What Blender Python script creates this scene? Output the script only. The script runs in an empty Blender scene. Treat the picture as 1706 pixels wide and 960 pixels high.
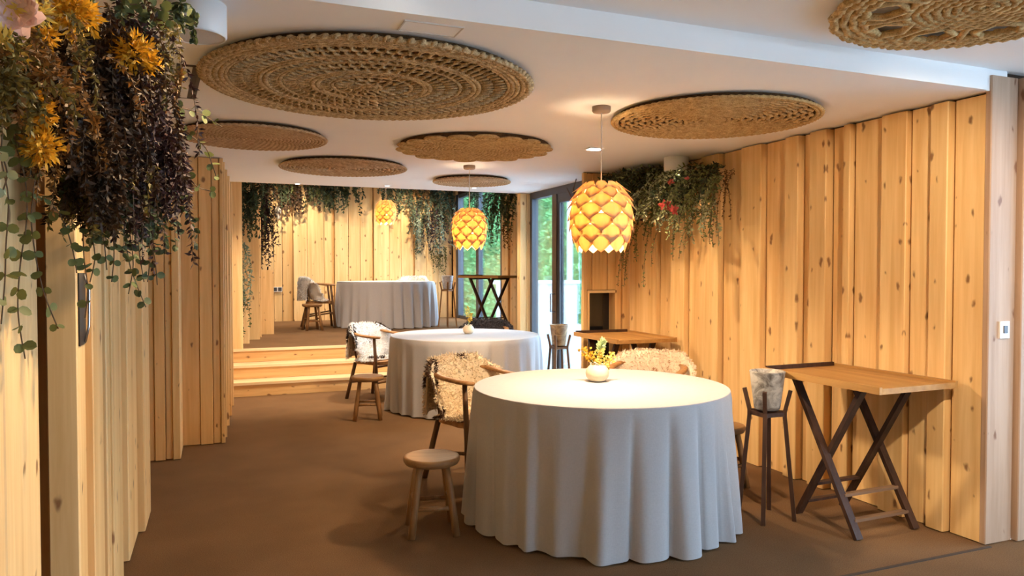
import bpy, math, random
from mathutils import Vector, Matrix, noise
R = math.radians
PI = math.pi
SC = bpy.context.scene
COL = SC.collection

# ------------------------------------------------------------------ camera
F_PX, CAM_H, YAW, PITCH = 1230.0, 1.45, R(21.85), R(1.4)
cam_d = bpy.data.cameras.new('camera')
cam = bpy.data.objects.new('camera', cam_d)
COL.objects.link(cam)
cam_d.sensor_width = 36.0
cam_d.lens = 36.0 * F_PX / 1706.0
cam_d.clip_start = 0.05
cam.location = (0, 0, CAM_H)
cam.rotation_euler = (R(90) - PITCH, 0, -YAW)
SC.camera = cam
FWD = Vector((math.sin(YAW) * math.cos(PITCH), math.cos(YAW) * math.cos(PITCH), -math.sin(PITCH)))
RGT = Vector((math.cos(YAW), -math.sin(YAW), 0))
UPV = RGT.cross(FWD)
CAMP = Vector((0, 0, CAM_H))
def ray(x, y): return FWD + RGT * ((x - 853) / F_PX) + UPV * ((480 - y) / F_PX)
def at_z(x, y, z):
    r = ray(x, y); return CAMP + r * ((z - CAM_H) / r.z)
def at_y(x, y, Y):
    r = ray(x, y); return CAMP + r * (Y / r.y)
def at_x(x, y, X):
    r = ray(x, y); return CAMP + r * (X / r.x)

# ------------------------------------------------------------------ world, exposure
SC.view_settings.view_transform = 'Standard'
SC.view_settings.look = 'None'
SC.view_settings.gamma = 1.0
SC.view_settings.use_curve_mapping = False
SC.view_settings.exposure = 1.6
SC.cycles.diffuse_bounces = 6
w = bpy.data.worlds.new('world'); SC.world = w
w.use_nodes = True
bg = w.node_tree.nodes['Background']
bg.inputs[0].default_value = (0.56, 0.76, 1.0, 1)
bg.inputs[1].default_value = 4.8

def area(name, loc, rot, sx, sy, power, col):
    d = bpy.data.lights.new(name, 'AREA'); d.shape = 'RECTANGLE'; d.size = sx; d.size_y = sy
    d.energy = power; d.color = col
    o = bpy.data.objects.new(name, d); COL.objects.link(o); o.location = loc; o.rotation_euler = rot
    return o
# daylight comes from the world through the windows; portals only guide the sampling
def portal(name, loc, rot, sx, sy):
    o = area(name, loc, rot, sx, sy, 1.0, (1, 1, 1)); o.data.cycles.is_portal = True
portal('portal_side_window', (6.32, -0.1, 1.26), (R(90), 0, R(90)), 4.7, 2.3)
portal('portal_rear_window', (5.2, -3.10, 1.26), (R(90), 0, 0), 1.9, 2.3)
portal('portal_glass_door', (3.64, 7.4, 1.2), (R(90), 0, R(90)), 1.6, 2.3)
portal('portal_platform_window', (4.60, 12.95, 1.72), (R(90), 0, R(90)), 2.5, 2.4)

def spot(name, loc, target, power, ang, col=(1.0, 0.72, 0.42), blend=0.6, size=0.04):
    d = bpy.data.lights.new(name, 'SPOT'); d.energy = power; d.color = col
    d.spot_size = R(ang); d.spot_blend = blend; d.shadow_soft_size = size
    o = bpy.data.objects.new(name, d); COL.objects.link(o); o.location = loc
    o.rotation_euler = (Vector(target) - Vector(loc)).to_track_quat('-Z', 'Y').to_euler()
    return o
def point(name, loc, power, col=(1.0, 0.70, 0.38), size=0.04):
    d = bpy.data.lights.new(name, 'POINT'); d.energy = power; d.color = col; d.shadow_soft_size = size
    o = bpy.data.objects.new(name, d); COL.objects.link(o); o.location = loc
    return o

# ------------------------------------------------------------------ materials
def new_mat(name):
    m = bpy.data.materials.new(name); m.use_nodes = True
    nt = m.node_tree
    return m, nt, nt.nodes['Principled BSDF']
def N(nt, typ, **kw):
    n = nt.nodes.new(typ)
    for k, v in kw.items(): setattr(n, k, v)
    return n
def ramp(nt, fac, stops):
    r = N(nt, 'ShaderNodeValToRGB')
    el = r.color_ramp.elements
    while len(el) < len(stops): el.new(0.5)
    for e, (p, c) in zip(el, stops):
        e.position = p; e.color = (c[0], c[1], c[2], 1)
    nt.links.new(fac, r.inputs[0])
    return r.outputs[0]
def mixc(nt, fac, a, b, mode='MIX'):
    m = N(nt, 'ShaderNodeMix', data_type='RGBA', blend_type=mode)
    for s, v in ((m.inputs[0], fac), (m.inputs[6], a), (m.inputs[7], b)):
        if hasattr(v, 'is_linked'): nt.links.new(v, s)
        elif isinstance(v, (int, float)): s.default_value = v
        else: s.default_value = (v[0], v[1], v[2], 1)
    return m.outputs[2]
def math_n(nt, op, a, b=None, c=None):
    m = N(nt, 'ShaderNodeMath', operation=op)
    for s, v in zip(m.inputs, (a, b, c)):
        if v is None: continue
        if hasattr(v, 'is_linked'): nt.links.new(v, s)
        else: s.default_value = v
    return m.outputs[0]
def bump(nt, bs, h, strength=0.3, dist=0.01):
    b = N(nt, 'ShaderNodeBump'); b.inputs['Strength'].default_value = strength; b.inputs['Distance'].default_value = dist
    nt.links.new(h, b.inputs['Height']); nt.links.new(b.outputs[0], bs.inputs['Normal'])
def setp(bs, rough=0.6, metal=0.0, spec=0.5, **kw):
    bs.inputs['Roughness'].default_value = rough; bs.inputs['Metallic'].default_value = metal
    bs.inputs['Specular IOR Level'].default_value = spec
def noise_n(nt, vec, scale, detail=3.0, rough=0.5, dist=0.0):
    n = N(nt, 'ShaderNodeTexNoise'); n.inputs['Scale'].default_value = scale; n.inputs['Detail'].default_value = detail
    n.inputs['Roughness'].default_value = rough; n.inputs['Distortion'].default_value = dist
    if vec is not None: nt.links.new(vec, n.inputs['Vector'])
    return n.outputs['Fac']
def objvec(nt, sc=(1, 1, 1), rnd=True):
    tc = N(nt, 'ShaderNodeTexCoord'); src = tc.outputs['Object']
    if rnd:
        oi = N(nt, 'ShaderNodeObjectInfo')
        c = N(nt, 'ShaderNodeCombineXYZ')
        for i, k in enumerate((37.0, 53.0, 71.0)):
            nt.links.new(math_n(nt, 'MULTIPLY', oi.outputs['Random'], k), c.inputs[i])
        a = N(nt, 'ShaderNodeVectorMath', operation='ADD')
        nt.links.new(src, a.inputs[0]); nt.links.new(c.outputs[0], a.inputs[1]); src = a.outputs[0]
    mp = N(nt, 'ShaderNodeMapping'); mp.inputs['Scale'].default_value = sc
    nt.links.new(src, mp.inputs[0])
    return mp.outputs[0]

def wood(name, light, dark, knot=(0.17, 0.062, 0.022), axis='Z', knots=True, rough=0.5, grain=26.0, spread=0.5, kscale=1.25):
    m, nt, bs = new_mat(name)
    long_ = 1.3
    sc = {'Z': (grain, grain, long_), 'X': (long_, grain, grain), 'Y': (grain, long_, grain)}[axis]
    g = noise_n(nt, objvec(nt, sc), 1.0, 5.0, 0.6, 0.4)
    g2 = noise_n(nt, objvec(nt, tuple(s * 0.28 for s in sc)), 1.0, 2.0, 0.5, 0.6)
    f = math_n(nt, 'ADD', math_n(nt, 'MULTIPLY', g, 0.55), math_n(nt, 'MULTIPLY', g2, 0.45))
    col = ramp(nt, f, [(0.34, dark), (0.62, light)])
    oi = N(nt, 'ShaderNodeObjectInfo')
    tint = ramp(nt, oi.outputs['Random'], [(0.0, (1.0 - 0.35 * spread, 1.0 - 0.42 * spread, 1.0 - 0.5 * spread)), (0.5, (1, 1, 1)), (1.0, (1.0, 0.98 + 0.0 * spread, 0.97))])
    col = mixc(nt, 1.0, col, tint, 'MULTIPLY')
    if knots:
        v = objvec(nt, (1, 1, 1))
        sx = N(nt, 'ShaderNodeSeparateXYZ'); nt.links.new(v, sx.inputs[0])
        cb = N(nt, 'ShaderNodeCombineXYZ')
        if axis == 'Z':
            u = math_n(nt, 'ADD', sx.outputs[0], sx.outputs[1]); l = sx.outputs[2]
        else:
            u = math_n(nt, 'ADD', sx.outputs[1], sx.outputs[2]); l = sx.outputs[0]
        nt.links.new(math_n(nt, 'MULTIPLY', u, 6.5 * kscale), cb.inputs[0])
        nt.links.new(math_n(nt, 'MULTIPLY', l, 3.4 * kscale), cb.inputs[1])
        # wobble
        wv = N(nt, 'ShaderNodeTexNoise'); wv.inputs['Scale'].default_value = 3.0; wv.inputs['Detail'].default_value = 2.0
        nt.links.new(cb.outputs[0], wv.inputs['Vector'])
        ad = N(nt, 'ShaderNodeVectorMath', operation='MULTIPLY_ADD')
        nt.links.new(wv.outputs['Color'], ad.inputs[0]); ad.inputs[1].default_value = (0.34, 0.30, 0); nt.links.new(cb.outputs[0], ad.inputs[2])
        vo = N(nt, 'ShaderNodeTexVoronoi', voronoi_dimensions='2D'); vo.inputs['Scale'].default_value = 1.0
        nt.links.new(ad.outputs[0], vo.inputs['Vector'])
        sp = N(nt, 'ShaderNodeSeparateColor'); nt.links.new(vo.outputs['Color'], sp.inputs[0])
        rad = math_n(nt, 'MULTIPLY', math_n(nt, 'MAXIMUM', math_n(nt, 'SUBTRACT', sp.outputs[0], 0.42), 0.0), 0.20)
        k = N(nt, 'ShaderNodeMapRange'); k.interpolation_type = 'SMOOTHSTEP'
        nt.links.new(math_n(nt, 'SUBTRACT', vo.outputs['Distance'], rad), k.inputs['Value'])
        k.inputs['From Min'].default_value = -0.05; k.inputs['From Max'].default_value = 0.05
        k.inputs['To Min'].default_value = 1.0; k.inputs['To Max'].default_value = 0.0
        on = math_n(nt, 'GREATER_THAN', sp.outputs[0], 0.45)
        kf = math_n(nt, 'MULTIPLY', k.outputs[0], on)
        col = mixc(nt, math_n(nt, 'MULTIPLY', kf, 0.85), col, knot)
    nt.links.new(col, bs.inputs['Base Color'])
    setp(bs, rough, spec=0.3)
    bump(nt, bs, g, 0.12, 0.004)
    return m

def plain(name, col, rough=0.6, metal=0.0, spec=0.4, var=0.0, scale=8.0, bmp=0.0, bscale=60.0):
    m, nt, bs = new_mat(name)
    setp(bs, rough, metal, spec)
    v = objvec(nt)
    if var > 0:
        f = noise_n(nt, v, scale, 4.0, 0.6)
        lo = tuple(c * (1 - var) for c in col); hi = tuple(min(1, c * (1 + var)) for c in col)
        nt.links.new(ramp(nt, f, [(0.3, lo), (0.7, hi)]), bs.inputs['Base Color'])
    else:
        bs.inputs['Base Color'].default_value = (*col, 1)
    if bmp > 0:
        bump(nt, bs, noise_n(nt, v, bscale, 3.0), bmp, 0.01)
    return m

M = {}
M['pine'] = wood('pine_board', (0.86, 0.595, 0.285), (0.68, 0.405, 0.155), spread=0.34)
M['pine_shaded'] = wood('pine_shaded_board', (0.50, 0.34, 0.235), (0.36, 0.22, 0.135), spread=0.2)  # darker pine copy: dim light on the front right boards put into the colour
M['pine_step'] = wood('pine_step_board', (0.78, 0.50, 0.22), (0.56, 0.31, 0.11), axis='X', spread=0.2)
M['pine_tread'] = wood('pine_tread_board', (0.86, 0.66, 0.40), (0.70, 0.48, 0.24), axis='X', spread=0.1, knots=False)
M['rustic'] = wood('rustic_teak', (0.33, 0.17, 0.062), (0.17, 0.078, 0.027), knots=False, grain=40, spread=0.3)
M['rustic_seat'] = wood('rustic_seat_wood', (0.38, 0.205, 0.080), (0.20, 0.095, 0.034), axis='X', knots=False, grain=30, spread=0.2)
M['chairwood'] = wood('dark_chair_wood', (0.16, 0.078, 0.032), (0.075, 0.033, 0.013), knots=False, grain=40, spread=0.3)
M['armwood'] = wood('chair_arm_wood', (0.42, 0.21, 0.075), (0.22, 0.095, 0.03), axis='X', knots=False, grain=40, spread=0.2)
M['traytop'] = wood('tray_top_wood', (0.50, 0.27, 0.085), (0.32, 0.145, 0.04), axis='Y', knots=False, grain=22, spread=0.2)
M['trayleg'] = wood('tray_leg_dark_wood', (0.075, 0.035, 0.020), (0.030, 0.014, 0.009), knots=False, grain=40, spread=0.2)
M['rung'] = wood('tray_rung_wood', (0.28, 0.17, 0.10), (0.16, 0.085, 0.045), axis='X', knots=False, grain=40, spread=0.2)
M['veneer'] = None
M['ceiling'] = plain('ceiling_plaster', (0.90, 0.90, 0.905), 0.9, var=0.015, scale=2.0, bmp=0.03, bscale=120)
M['white'] = plain('white_plastic', (0.82, 0.82, 0.82), 0.4)
M['gapshade'] = plain('gap_shade_brown', (0.045, 0.022, 0.010), 0.9)  # dark colour behind the boards puts shade into the gaps
M['frame'] = plain('grey_metal_frame', (0.105, 0.105, 0.115), 0.45, metal=0.6)
M['bronze'] = plain('bronze_frame', (0.17, 0.12, 0.085), 0.45, metal=0.5)
M['steel'] = plain('brushed_steel', (0.55, 0.55, 0.58), 0.3, metal=1.0)
M['black'] = plain('matt_black', (0.015, 0.015, 0.018), 0.4)
M['slot'] = plain('slot_grey', (0.11, 0.085, 0.07), 0.7)
M['canopy'] = plain('canopy_wood_brown', (0.33, 0.22, 0.15), 0.6)
M['cord'] = plain('cord_fabric', (0.62, 0.55, 0.48), 0.8)
M['bone'] = plain('bone_white', (0.72, 0.66, 0.56), 0.7, var=0.1)
M['antler'] = plain('antler_brown', (0.085, 0.045, 0.025), 0.7, var=0.3, scale=30)
M['vase'] = plain('cream_ceramic', (0.72, 0.60, 0.42), 0.45, var=0.06, scale=40)
M['stem'] = plain('stem_brown', (0.10, 0.06, 0.03), 0.8)
M['paving'] = plain('outdoor_paving', (0.52, 0.52, 0.52), 0.8, var=0.12, scale=1.2)
M['outwall'] = plain('outdoor_wall_render', (0.62, 0.62, 0.64), 0.9, var=0.05)
M['hedgecore'] = plain('hedge_core', (0.12, 0.28, 0.09), 0.9, var=0.4, scale=5)
M['trunkgrey'] = plain('pale_post', (0.55, 0.56, 0.58), 0.7)

def leafmat(name, col, var=0.35, trans=0.25):
    m, nt, bs = new_mat(name)
    setp(bs, 0.6, spec=0.3)
    geo = N(nt, 'ShaderNodeNewGeometry')
    lo = tuple(c * (1 - var) for c in col); hi = tuple(min(1, c * (1 + var)) for c in col)
    r1 = geo.outputs['Random Per Island']
    c = ramp(nt, r1, [(0.0, lo), (1.0, hi)])
    nt.links.new(c, bs.inputs['Base Color'])
    tr = N(nt, 'ShaderNodeBsdfTranslucent'); nt.links.new(c, tr.inputs[0])
    mx = N(nt, 'ShaderNodeMixShader'); mx.inputs[0].default_value = trans
    nt.links.new(bs.outputs[0], mx.inputs[1]); nt.links.new(tr.outputs[0], mx.inputs[2])
    nt.links.new(mx.outputs[0], nt.nodes['Material Output'].inputs[0])
    return m
M['euc'] = leafmat('eucalyptus_leaf', (0.120, 0.140, 0.048))
M['eucpale'] = leafmat('pale_eucalyptus_leaf', (0.24, 0.29, 0.20))
M['eucdark'] = leafmat('dark_green_leaf', (0.062, 0.082, 0.040), 0.5)
M['eucmid'] = leafmat('olive_green_leaf', (0.21, 0.23, 0.085), 0.45)
M['eucsilver'] = leafmat('silvery_leaf', (0.40, 0.42, 0.25), 0.3)
M['dried'] = leafmat('dried_brown_foliage', (0.052, 0.026, 0.012), 0.6, 0.12)
M['driedrust'] = leafmat('dried_rust_foliage', (0.22, 0.105, 0.028), 0.6, 0.2)
M['driedpurple'] = leafmat('dried_purple_foliage', (0.040, 0.018, 0.020), 0.6, 0.1)
M['olive'] = leafmat('olive_foliage', (0.15, 0.115, 0.030), 0.6)
M['yellow'] = leafmat('yellow_flower', (0.62, 0.34, 0.025), 0.35)
M['yellowpale'] = leafmat('pale_yellow_flower', (0.72, 0.56, 0.14), 0.3)
M['pink'] = leafmat('pink_flower', (0.86, 0.66, 0.63), 0.12)
M['red'] = leafmat('red_flower', (0.66, 0.13, 0.11), 0.3)
M['hedge'] = leafmat('hedge_leaf', (0.22, 0.46, 0.18), 0.45, 0.35)
M['sprig'] = leafmat('sage_sprig_leaf', (0.42, 0.50, 0.26), 0.2)

# woven jute
def jute(name, light, dark):
    m, nt, bs = new_mat(name)
    setp(bs, 0.9, spec=0.1)
    v = objvec(nt)
    f = noise_n(nt, v, 26.0, 4.0, 0.7)
    f2 = noise_n(nt, v, 160.0, 2.0, 0.6)
    c = ramp(nt, math_n(nt, 'ADD', math_n(nt, 'MULTIPLY', f, 0.6), math_n(nt, 'MULTIPLY', f2, 0.4)), [(0.36, dark), (0.62, light)])
    nt.links.new(c, bs.inputs['Base Color'])
    bump(nt, bs, f2, 0.5, 0.006)
    return m
M['jute'] = jute('jute_rope', (0.70, 0.52, 0.29), (0.24, 0.15, 0.065))
M['jute2'] = jute('golden_jute_rope', (0.72, 0.51, 0.24), (0.34, 0.20, 0.075))
M['jutepink'] = jute('fine_jute_rope', (0.66, 0.47, 0.28), (0.36, 0.22, 0.11))
M['rugshade'] = jute('rug_shade_brown', (0.115, 0.062, 0.026), (0.05, 0.026, 0.012))  # dark brown stands for the shade between the rug ropes

# linen
def linen(name, col):
    m, nt, bs = new_mat(name)
    setp(bs, 0.95, spec=0.1)
    v = objvec(nt)
    wx = noise_n(nt, objvec(nt, (420, 420, 60)), 1.0, 2.0)
    wy = noise_n(nt, objvec(nt, (60, 60, 420)), 1.0, 2.0)
    f = math_n(nt, 'MULTIPLY', math_n(nt, 'ADD', wx, wy), 0.5)
    c = ramp(nt, f, [(0.3, tuple(k * 0.86 for k in col)), (0.7, col)])
    nt.links.new(c, bs.inputs['Base Color'])
    bs.inputs['Sheen Weight'].default_value = 0.15
    bump(nt, bs, f, 0.15, 0.002)
    return m
M['linen'] = linen('white_linen', (0.48, 0.46, 0.465))

# carpet
def carpet():
    m, nt, bs = new_mat('brown_carpet')
    setp(bs, 1.0, spec=0.05)
    v = objvec(nt, rnd=False)
    f = noise_n(nt, v, 190.0, 3.0, 0.8)
    f2 = noise_n(nt, v, 2.2, 3.0, 0.5)
    c = ramp(nt, f, [(0.25, (0.12, 0.066, 0.032)), (0.55, (0.225, 0.126, 0.062)), (0.85, (0.34, 0.20, 0.10))])
    c = mixc(nt, 1.0, c, ramp(nt, f2, [(0.3, (0.86, 0.86, 0.86)), (0.7, (1.05, 1.05, 1.05))]), 'MULTIPLY')
    nt.links.new(c, bs.inputs['Base Color'])
    bump(nt, bs, f, 0.6, 0.006)
    return m
M['carpet'] = carpet()

# lamp veneer: thin translucent wood
def veneer():
    m, nt, bs = new_mat('pine_veneer_petal')
    g = noise_n(nt, objvec(nt, (30, 30, 6)), 1.0, 3.0)
    c = ramp(nt, g, [(0.3, (0.80, 0.60, 0.33)), (0.7, (0.88, 0.70, 0.44))])
    nt.links.new(c, bs.inputs['Base Color']); setp(bs, 0.5, spec=0.3)
    tr = N(nt, 'ShaderNodeBsdfTranslucent'); nt.links.new(mixc(nt, 1.0, c, (1.0, 0.90, 0.66), 'MULTIPLY'), tr.inputs[0])
    mx = N(nt, 'ShaderNodeMixShader'); mx.inputs[0].default_value = 0.45
    nt.links.new(bs.outputs[0], mx.inputs[1]); nt.links.new(tr.outputs[0], mx.inputs[2])
    nt.links.new(mx.outputs[0], nt.nodes['Material Output'].inputs[0])
    return m
M['veneer'] = veneer()
def emit(name, col, s):
    m, nt, bs = new_mat(name)
    bs.inputs['Base Color'].default_value = (*col, 1)
    bs.inputs['Emission Color'].default_value = (*col, 1); bs.inputs['Emission Strength'].default_value = s
    return m
M['bulb'] = emit('lit_bulb', (1.0, 0.82, 0.55), 22.0)
M['ledglow'] = emit('lit_led_lens', (1.0, 0.93, 0.82), 9.0)
def glass(name, tint, mix, rough=0.0):
    m, nt, bs = new_mat(name)
    nt.nodes.remove(bs)
    t = N(nt, 'ShaderNodeBsdfTransparent'); t.inputs[0].default_value = (*tint, 1)
    g = N(nt, 'ShaderNodeBsdfGlossy'); g.inputs['Roughness'].default_value = rough; g.inputs['Color'].default_value = (0.9, 0.95, 1, 1)
    fr = N(nt, 'ShaderNodeFresnel'); fr.inputs[0].default_value = 1.45
    x = N(nt, 'ShaderNodeMixShader')
    nt.links.new(math_n(nt, 'ADD', math_n(nt, 'MULTIPLY', fr.outputs[0], 0.7), mix), x.inputs[0])
    nt.links.new(t.outputs[0], x.inputs[1]); nt.links.new(g.outputs[0], x.inputs[2])
    nt.links.new(x.outputs[0], nt.nodes['Material Output'].inputs[0])
    return m
M['glass'] = glass('window_glass', (0.95, 0.98, 0.98), 0.02)
M['darkglass'] = plain('dark_glass', (0.012, 0.011, 0.012), 0.08, spec=0.6)
# fleece with patches
def fleece(name, base, patch, thr, scale=6.0):
    m, nt, bs = new_mat(name)
    setp(bs, 1.0, spec=0.05)
    v = objvec(nt)
    f = noise_n(nt, v, scale, 2.0, 0.5)
    c = ramp(nt, f, [(max(0, thr - 0.02), base), (min(1, thr + 0.02), patch)])
    f2 = noise_n(nt, v, 60, 3.0)
    c = mixc(nt, 1.0, c, ramp(nt, f2, [(0.3, (0.88, 0.87, 0.86)), (0.7, (1, 1, 1))]), 'MULTIPLY')
    nt.links.new(c, bs.inputs['Base Color'])
    bs.inputs['Sheen Weight'].default_value = 0.3
    return m
M['fl_cream'] = fleece('cream_brown_fleece', (0.80, 0.66, 0.46), (0.55, 0.40, 0.25), 0.75, 5.0)
M['fl_brown'] = plain('brown_fur', (0.085, 0.042, 0.026), 1.0, spec=0.05)
M['fl_black'] = plain('black_fur', (0.035, 0.022, 0.018), 1.0, spec=0.05)
M['fl_bw'] = fleece('white_black_fleece', (0.80, 0.78, 0.76), (0.6, 0.55, 0.5), 0.75, 4.5)
M['fl_beige'] = fleece('beige_fleece', (0.78, 0.62, 0.46), (0.40, 0.20, 0.10), 0.68)
M['fl_dark'] = fleece('dark_fleece', (0.035, 0.028, 0.03), (0.02, 0.015, 0.015), 0.6)
M['fl_white'] = fleece('white_fleece', (0.82, 0.80, 0.78), (0.65, 0.55, 0.45), 0.66)
# pots: marbled
def marbled(name, a, b):
    m, nt, bs = new_mat(name); setp(bs, 0.5, spec=0.4)
    f = noise_n(nt, objvec(nt, (1, 1, 1.6)), 9.0, 6.0, 0.65, 1.2)
    nt.links.new(ramp(nt, f, [(0.36, b), (0.6, a)]), bs.inputs['Base Color'])
    return m
M['pot_grey'] = marbled('grey_marbled_pot', (0.52, 0.475, 0.42), (0.115, 0.095, 0.08))
M['pot_bark'] = marbled('bark_pot', (0.44, 0.27, 0.13), (0.16, 0.085, 0.04))
M['pot_white'] = marbled('pale_pot', (0.72, 0.72, 0.76), (0.42, 0.41, 0.45))

# ------------------------------------------------------------------ mesh helpers
class MB:
    def __init__(s): s.v = []; s.f = []
    def add(s, vs, fs):
        o = len(s.v); s.v += [tuple(p) for p in vs]; s.f += [tuple(i + o for i in f) for f in fs]; return s
    def box(s, x0, x1, y0, y1, z0, z1):
        vs = [(x, y, z) for z in (z0, z1) for x, y in ((x0, y0), (x1, y0), (x1, y1), (x0, y1))]
        return s.add(vs, [(3, 2, 1, 0), (4, 5, 6, 7), (0, 1, 5, 4), (1, 2, 6, 5), (2, 3, 7, 6), (3, 0, 4, 7)])
    def cbox(s, x0, x1, y0, y1, z0, z1, c=0.006):
        """box with chamfered vertical edges"""
        ring = [(x0 + c, y0), (x1 - c, y0), (x1, y0 + c), (x1, y1 - c), (x1 - c, y1), (x0 + c, y1), (x0, y1 - c), (x0, y0 + c)]
        return s.prism(ring, z0, z1)
    def prism(s, ring, z0, z1):
        n = len(ring)
        vs = [(x, y, z0) for x, y in ring] + [(x, y, z1) for x, y in ring]
        return s.add(vs, [tuple(range(n - 1, -1, -1)), tuple(range(n, 2 * n))] + [(i, (i + 1) % n, n + (i + 1) % n, n + i) for i in range(n)])
    def bar(s, a, b, w, t, up=(0, 0, 1)):
        a = Vector(a); b = Vector(b); d = (b - a).normalized(); u = Vector(up)
        sd = d.cross(u)
        if sd.length < 1e-4: sd = d.cross(Vector((1, 0, 0)))
        sd.normalize(); n = sd.cross(d)
        vs = [p + sd * sx * w / 2 + n * sy * t / 2 for p in (a, b) for sx, sy in ((-1, -1), (1, -1), (1, 1), (-1, 1))]
        return s.add(vs, [(0, 1, 2, 3), (7, 6, 5, 4), (0, 4, 5, 1), (1, 5, 6, 2), (2, 6, 7, 3), (3, 7, 4, 0)])
    def tube(s, pts, rad, n=8, closed=False, flat=None):
        pts = [Vector(p) for p in pts]; m = len(pts)
        if not hasattr(rad, '__len__'): rad = [rad] * m
        vs = []; prev = None
        for i, p in enumerate(pts):
            if closed: d = pts[(i + 1) % m] - pts[i - 1]
            else: d = pts[min(i + 1, m - 1)] - pts[max(i - 1, 0)]
            d.normalize()
            ref = prev if prev is not None else (Vector((0, 0, 1)) if abs(d.z) < 0.9 else Vector((1, 0, 0)))
            sd = d.cross(ref)
            if sd.length < 1e-5: sd = d.cross(Vector((0, 1, 0)))
            sd.normalize(); nn = sd.cross(d).normalized(); prev = nn
            fx, fy = (1, 1) if flat is None else flat
            for k in range(n):
                a = 2 * PI * k / n
                vs.append(p + sd * math.cos(a) * rad[i] * fx + nn * math.sin(a) * rad[i] * fy)
        fs = []
        for i in range(m if closed else m - 1):
            j = (i + 1) % m
            for k in range(n):
                k2 = (k + 1) % n
                fs.append((i * n + k, i * n + k2, j * n + k2, j * n + k))
        if not closed:
            fs.append(tuple(range(n - 1, -1, -1))); fs.append(tuple((m - 1) * n + k for k in range(n)))
        return s.add(vs, fs)
    def lathe(s, prof, n=32, c=(0, 0, 0), cap0=True, cap1=True):
        vs = []; m = len(prof)
        for r, z in prof:
            for k in range(n):
                a = 2 * PI * k / n; vs.append((c[0] + r * math.cos(a), c[1] + r * math.sin(a), c[2] + z))
        fs = [(i * n + k, i * n + (k + 1) % n, (i + 1) * n + (k + 1) % n, (i + 1) * n + k) for i in range(m - 1) for k in range(n)]
        if cap0: fs.append(tuple(range(n - 1, -1, -1)))
        if cap1: fs.append(tuple((m - 1) * n + k for k in range(n)))
        return s.add(vs, fs)
    def leaf(s, p, d, nrm, L, W, fold=0.25):
        """pointed oval leaf from base p along d"""
        d = Vector(d).normalized(); nrm = Vector(nrm); sd = d.cross(nrm)
        if sd.length < 1e-4: sd = d.cross(Vector((0.3, 0.5, 0.8)))
        sd.normalize(); nn = sd.cross(d)
        p = Vector(p)
        mid = p + d * L * 0.5 - nn * W * fold
        vs = [p, p + d * L * 0.35 + sd * W * 0.5, p + d * L * 0.75 + sd * W * 0.38, p + d * L,
              p + d * L * 0.75 - sd * W * 0.38, p + d * L * 0.35 - sd * W * 0.5, mid]
        return s.add(vs, [(0, 1, 6), (1, 2, 6), (2, 3, 6), (3, 4, 6), (4, 5, 6), (5, 0, 6)])
    def blade(s, p, d, nrm, L, W):
        d = Vector(d).normalized(); sd = d.cross(Vector(nrm))
        if sd.length < 1e-4: sd = d.cross(Vector((0.3, 0.5, 0.8)))
        sd.normalize(); p = Vector(p)
        return s.add([p, p + d * L * 0.45 + sd * W * 0.5, p + d * L, p + d * L * 0.45 - sd * W * 0.5], [(0, 1, 2, 3)])
    def mesh(s, name, smooth=False):
        me = bpy.data.meshes.new(name); me.from_pydata(s.v, [], s.f); me.update()
        if smooth:
            me.polygons.foreach_set('use_smooth', [True] * len(me.polygons))
        return me

def link(name, me, m, parent=None, smooth=False):
    if m is not None and not me.materials: me.materials.append(m)
    o = bpy.data.objects.new(name, me); COL.objects.link(o)
    if parent is not None: o.parent = parent
    return o
def part(name, mb, m, parent=None, smooth=False, kind=None, label=None):
    o = link(name, mb.mesh(name, smooth), m, parent)
    if kind: o['kind'] = kind
    if label: o['label'] = label
    return o
def tag(o, label, cat, group=None, kind=None):
    o['label'] = label; o['category'] = cat
    if group: o['group'] = group
    if kind: o['kind'] = kind
    return o
def thing(name, label, cat, loc=(0, 0, 0), rz=0.0, group=None):
    o = bpy.data.objects.new(name, None); COL.objects.link(o)
    o.empty_display_size = 0.1
    o.location = loc; o.rotation_euler = (0, 0, rz)
    return tag(o, label, cat, group)
def struct(name, mb, m, label=None):
    o = part(name, mb, m); o['kind'] = 'structure'
    if label: o['label'] = label
    return o
def copy_tree(o, parent=None):
    c = o.copy(); COL.objects.link(c)
    if parent is not None: c.parent = parent
    for ch in list(o.children): copy_tree(ch, c)
    return c
def unit(a): return Vector((math.cos(a), math.sin(a), 0))

# ------------------------------------------------------------------ setting
LOWC, UPC, FARC, PLAT = 2.38, 2.49, 3.12, 0.49
FASC_Y, EDGE_Y, BACK_Y, RW_X = 2.645, 8.34, 14.40, 3.75
struct('floor', MB().box(-0.9, 6.2, -3.2, 2.66, -0.1, 0).box(-0.9, 3.82, 2.66, 9.6, -0.1, 0), M['carpet'], 'brown carpeted floor')
struct('floor_platform', MB().prism([(-0.2, 9.541), (3.98, 9.541), (4.52, 10.9), (4.62, 14.6), (-0.2, 14.6)], -0.1, PLAT), M['carpet'], 'brown carpeted raised platform')
struct('ceiling', MB().box(-0.9, 3.87, FASC_Y + 0.012, EDGE_Y, LOWC, 3.3), M['ceiling'], 'low white ceiling over the tables')
struct('ceiling_front', MB().box(-0.9, 6.2, -3.2, FASC_Y, UPC, 2.7).box(3.88, 6.3, FASC_Y, 2.82, UPC, 2.7), M['ceiling'], 'higher white ceiling in front')
struct('ceiling_platform', MB().prism([(-0.9, EDGE_Y), (3.60, EDGE_Y), (4.62, 10.9), (4.72, 14.6), (-0.9, 14.6)], FARC, 3.3), M['ceiling'], 'white ceiling above the platform')
struct('trim_1', MB().box(-0.9, 3.70, FASC_Y, FASC_Y + 0.012, LOWC, UPC), M['ceiling'], 'white step face where the ceiling drops')
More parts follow.
